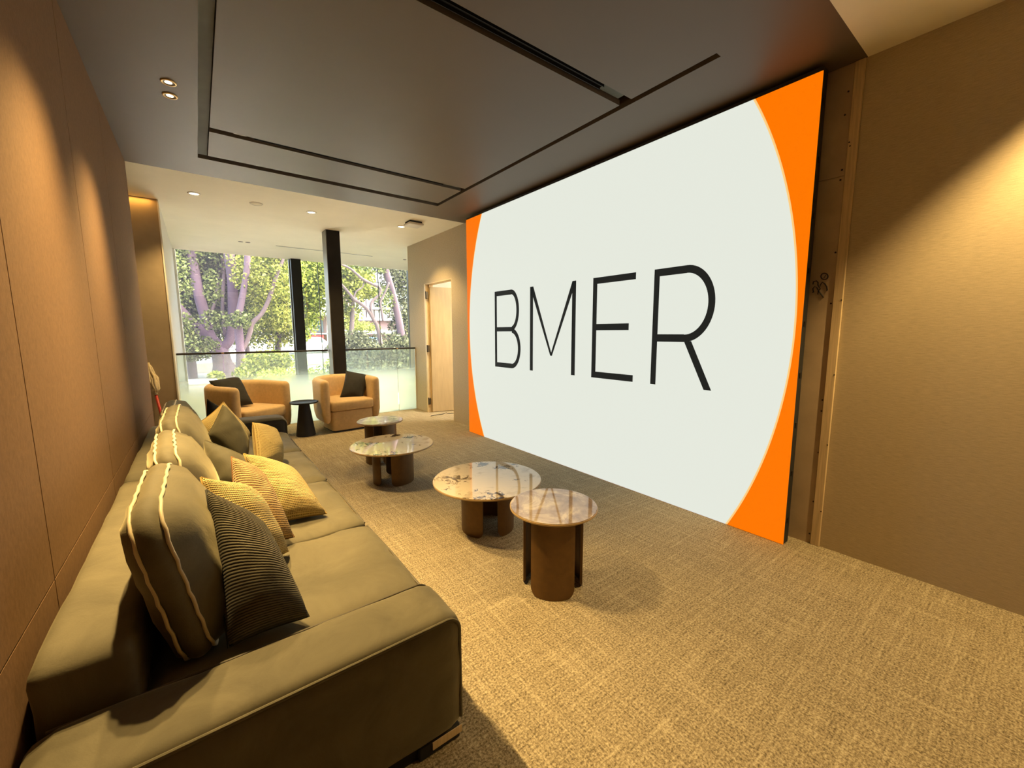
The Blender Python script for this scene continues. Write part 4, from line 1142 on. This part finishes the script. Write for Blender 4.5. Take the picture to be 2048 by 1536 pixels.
# small white-roofed shop across the road
def P2(px, py, Y): return ony((px, py), Y)
YS = 46.0
a = P2(606, 690, YS); b = P2(655, 690, YS)
z_ = lambda py, Y=YS, px=630: ony((px, py), Y).z
sh = thing('shop_building', 'small shop with white flat roof and red awning across the road, between mullion and column', 'building', ((a.x + b.x) / 2, YS, GZ))
w2 = (b.x - a.x) / 2
obj('wall', boxbm(-w2, w2, 0, 5, 0, z_(632) - GZ), M_BRICK, sh)
obj('roof', boxbm(-w2 - 0.6, w2 + 0.6, -1.2, 5.4, z_(632) - GZ, z_(625) - GZ), M_CONCRETE, sh)
for i in range(6):
    x0 = -w2 + 0.2 + i * (2 * w2 - 0.4) / 6
    f = obj('window', boxbm(x0, x0 + (2 * w2 - 0.4) / 6 - 0.12, -0.08, 0.0, z_(664) - GZ, z_(640) - GZ), M_BGLASS, sh)
obj('canopy', boxbm(-w2 - 0.3, w2 + 0.3, -1.6, 0, z_(669) - GZ, z_(666) - GZ), M_CONCRETE, sh)
obj('awning', boxbm(-w2 * 0.5, w2 * 0.45, -1.5, -0.05, z_(682) - GZ, z_(670) - GZ), M_SHOPRED, sh)
# brick and glass block behind the right pane
YBk = 40.0
a = P2(684, 690, YBk); b = P2(840, 690, YBk)
zb = lambda py: ony((740, py), YBk).z - GZ
bl_ = thing('office_block', 'brick and glass office block with white bands behind the right window pane', 'building', ((a.x + b.x) / 2, YBk, GZ))
w3 = (b.x - a.x) / 2
obj('wall', boxbm(-w3, w3, 0.3, 3.8, 0, zb(500) + 6), M_BRICK, bl_)
for py0, py1 in ((614, 619), (636, 641), (566, 570), (660, 668)):
    obj('white_band', boxbm(-w3, w3, -0.5, 0.3, zb(py1), zb(py0)), M_CONCRETE, bl_)
for i in range(9):
    x0 = -w3 + 1.0 + i * (2 * w3 - 1.0) / 9; x1 = x0 + (2 * w3 - 1.0) / 9 - 0.12
    f = obj('window', boxbm(x0, x1, 0.2, 0.32, zb(636), zb(620)), M_BGLASS, bl_)
    obj('window', boxbm(x0, x1, 0.2, 0.32, zb(612), zb(572)), M_BGLASS, bl_)
for i in range(22):
    x0 = -w3 + 0.6 + i * (2 * w3 - 0.6) / 22
    obj('fin', boxbm(x0, x0 + 0.22, -0.4, 0.3, zb(564), zb(500) + 4), M_CONCRETE, bl_)
# parked cars
def car(label, px, py, Y, m, L=3.6):
    q = ony((px, py), Y); q.z = GZ
    c = thing('parked_car', label, 'car', q)
    prof_ = [(-L / 2, 0.25), (-L / 2, 0.75), (-L * 0.33, 0.88), (-L * 0.20, 1.38), (L * 0.18, 1.40), (L * 0.32, 0.92), (L / 2, 0.80), (L / 2, 0.25)]
    bm = bmesh.new()
    A_ = [bm.verts.new((x, -0.8, z)) for x, z in prof_]; B_ = [bm.verts.new((x, 0.8, z)) for x, z in prof_]
    bm.faces.new(A_); bm.faces.new(B_[::-1])
    for i in range(len(prof_)):
        j = (i + 1) % len(prof_); bm.faces.new((A_[i], B_[i], B_[j], A_[j]))
    bmesh.ops.recalc_face_normals(bm, faces=bm.faces[:])
    bmesh.ops.bevel(bm, geom=bm.edges[:], offset=0.05, segments=2, affect='EDGES')
    obj('body', bm, m, c)
    obj('side_window', prism_xz([(-L * 0.28, 0.92), (-L * 0.18, 1.30), (L * 0.16, 1.32), (L * 0.27, 0.94)], -0.83, -0.80), M_BGLASS, c)
    for sx in (-1, 1):
        for sy in (-1, 1):
            bm = lathe([(0, -0.1), (0.29, -0.1), (0.31, -0.06), (0.31, 0.06), (0.29, 0.1), (0, 0.1)], 20)
            o = obj('wheel', bm, M_TYRE, c, loc=(sx * L * 0.31, sy * 0.75, 0.31)); o.rotation_euler = (PI / 2, 0, 0)
def prism_xz(poly, y0, y1):
    bm = bmesh.new()
    a = [bm.verts.new((x, y0, z)) for x, z in poly]; b = [bm.verts.new((x, y1, z)) for x, z in poly]
    bm.faces.new(a); bm.faces.new(b[::-1])
    for i in range(len(poly)):
        j = (i + 1) % len(poly); bm.faces.new((a[i], b[i], b[j], a[j]))
    bmesh.ops.recalc_face_normals(bm, faces=bm.faces[:]); return bm
car('blue car parked across the road, seen through the right pane above the rail', 733, 705, 33.5, M_CARBLUE)
car('white car parked across the road, seen between mullion and column', 625, 705, 40.0, M_CARWHITE)
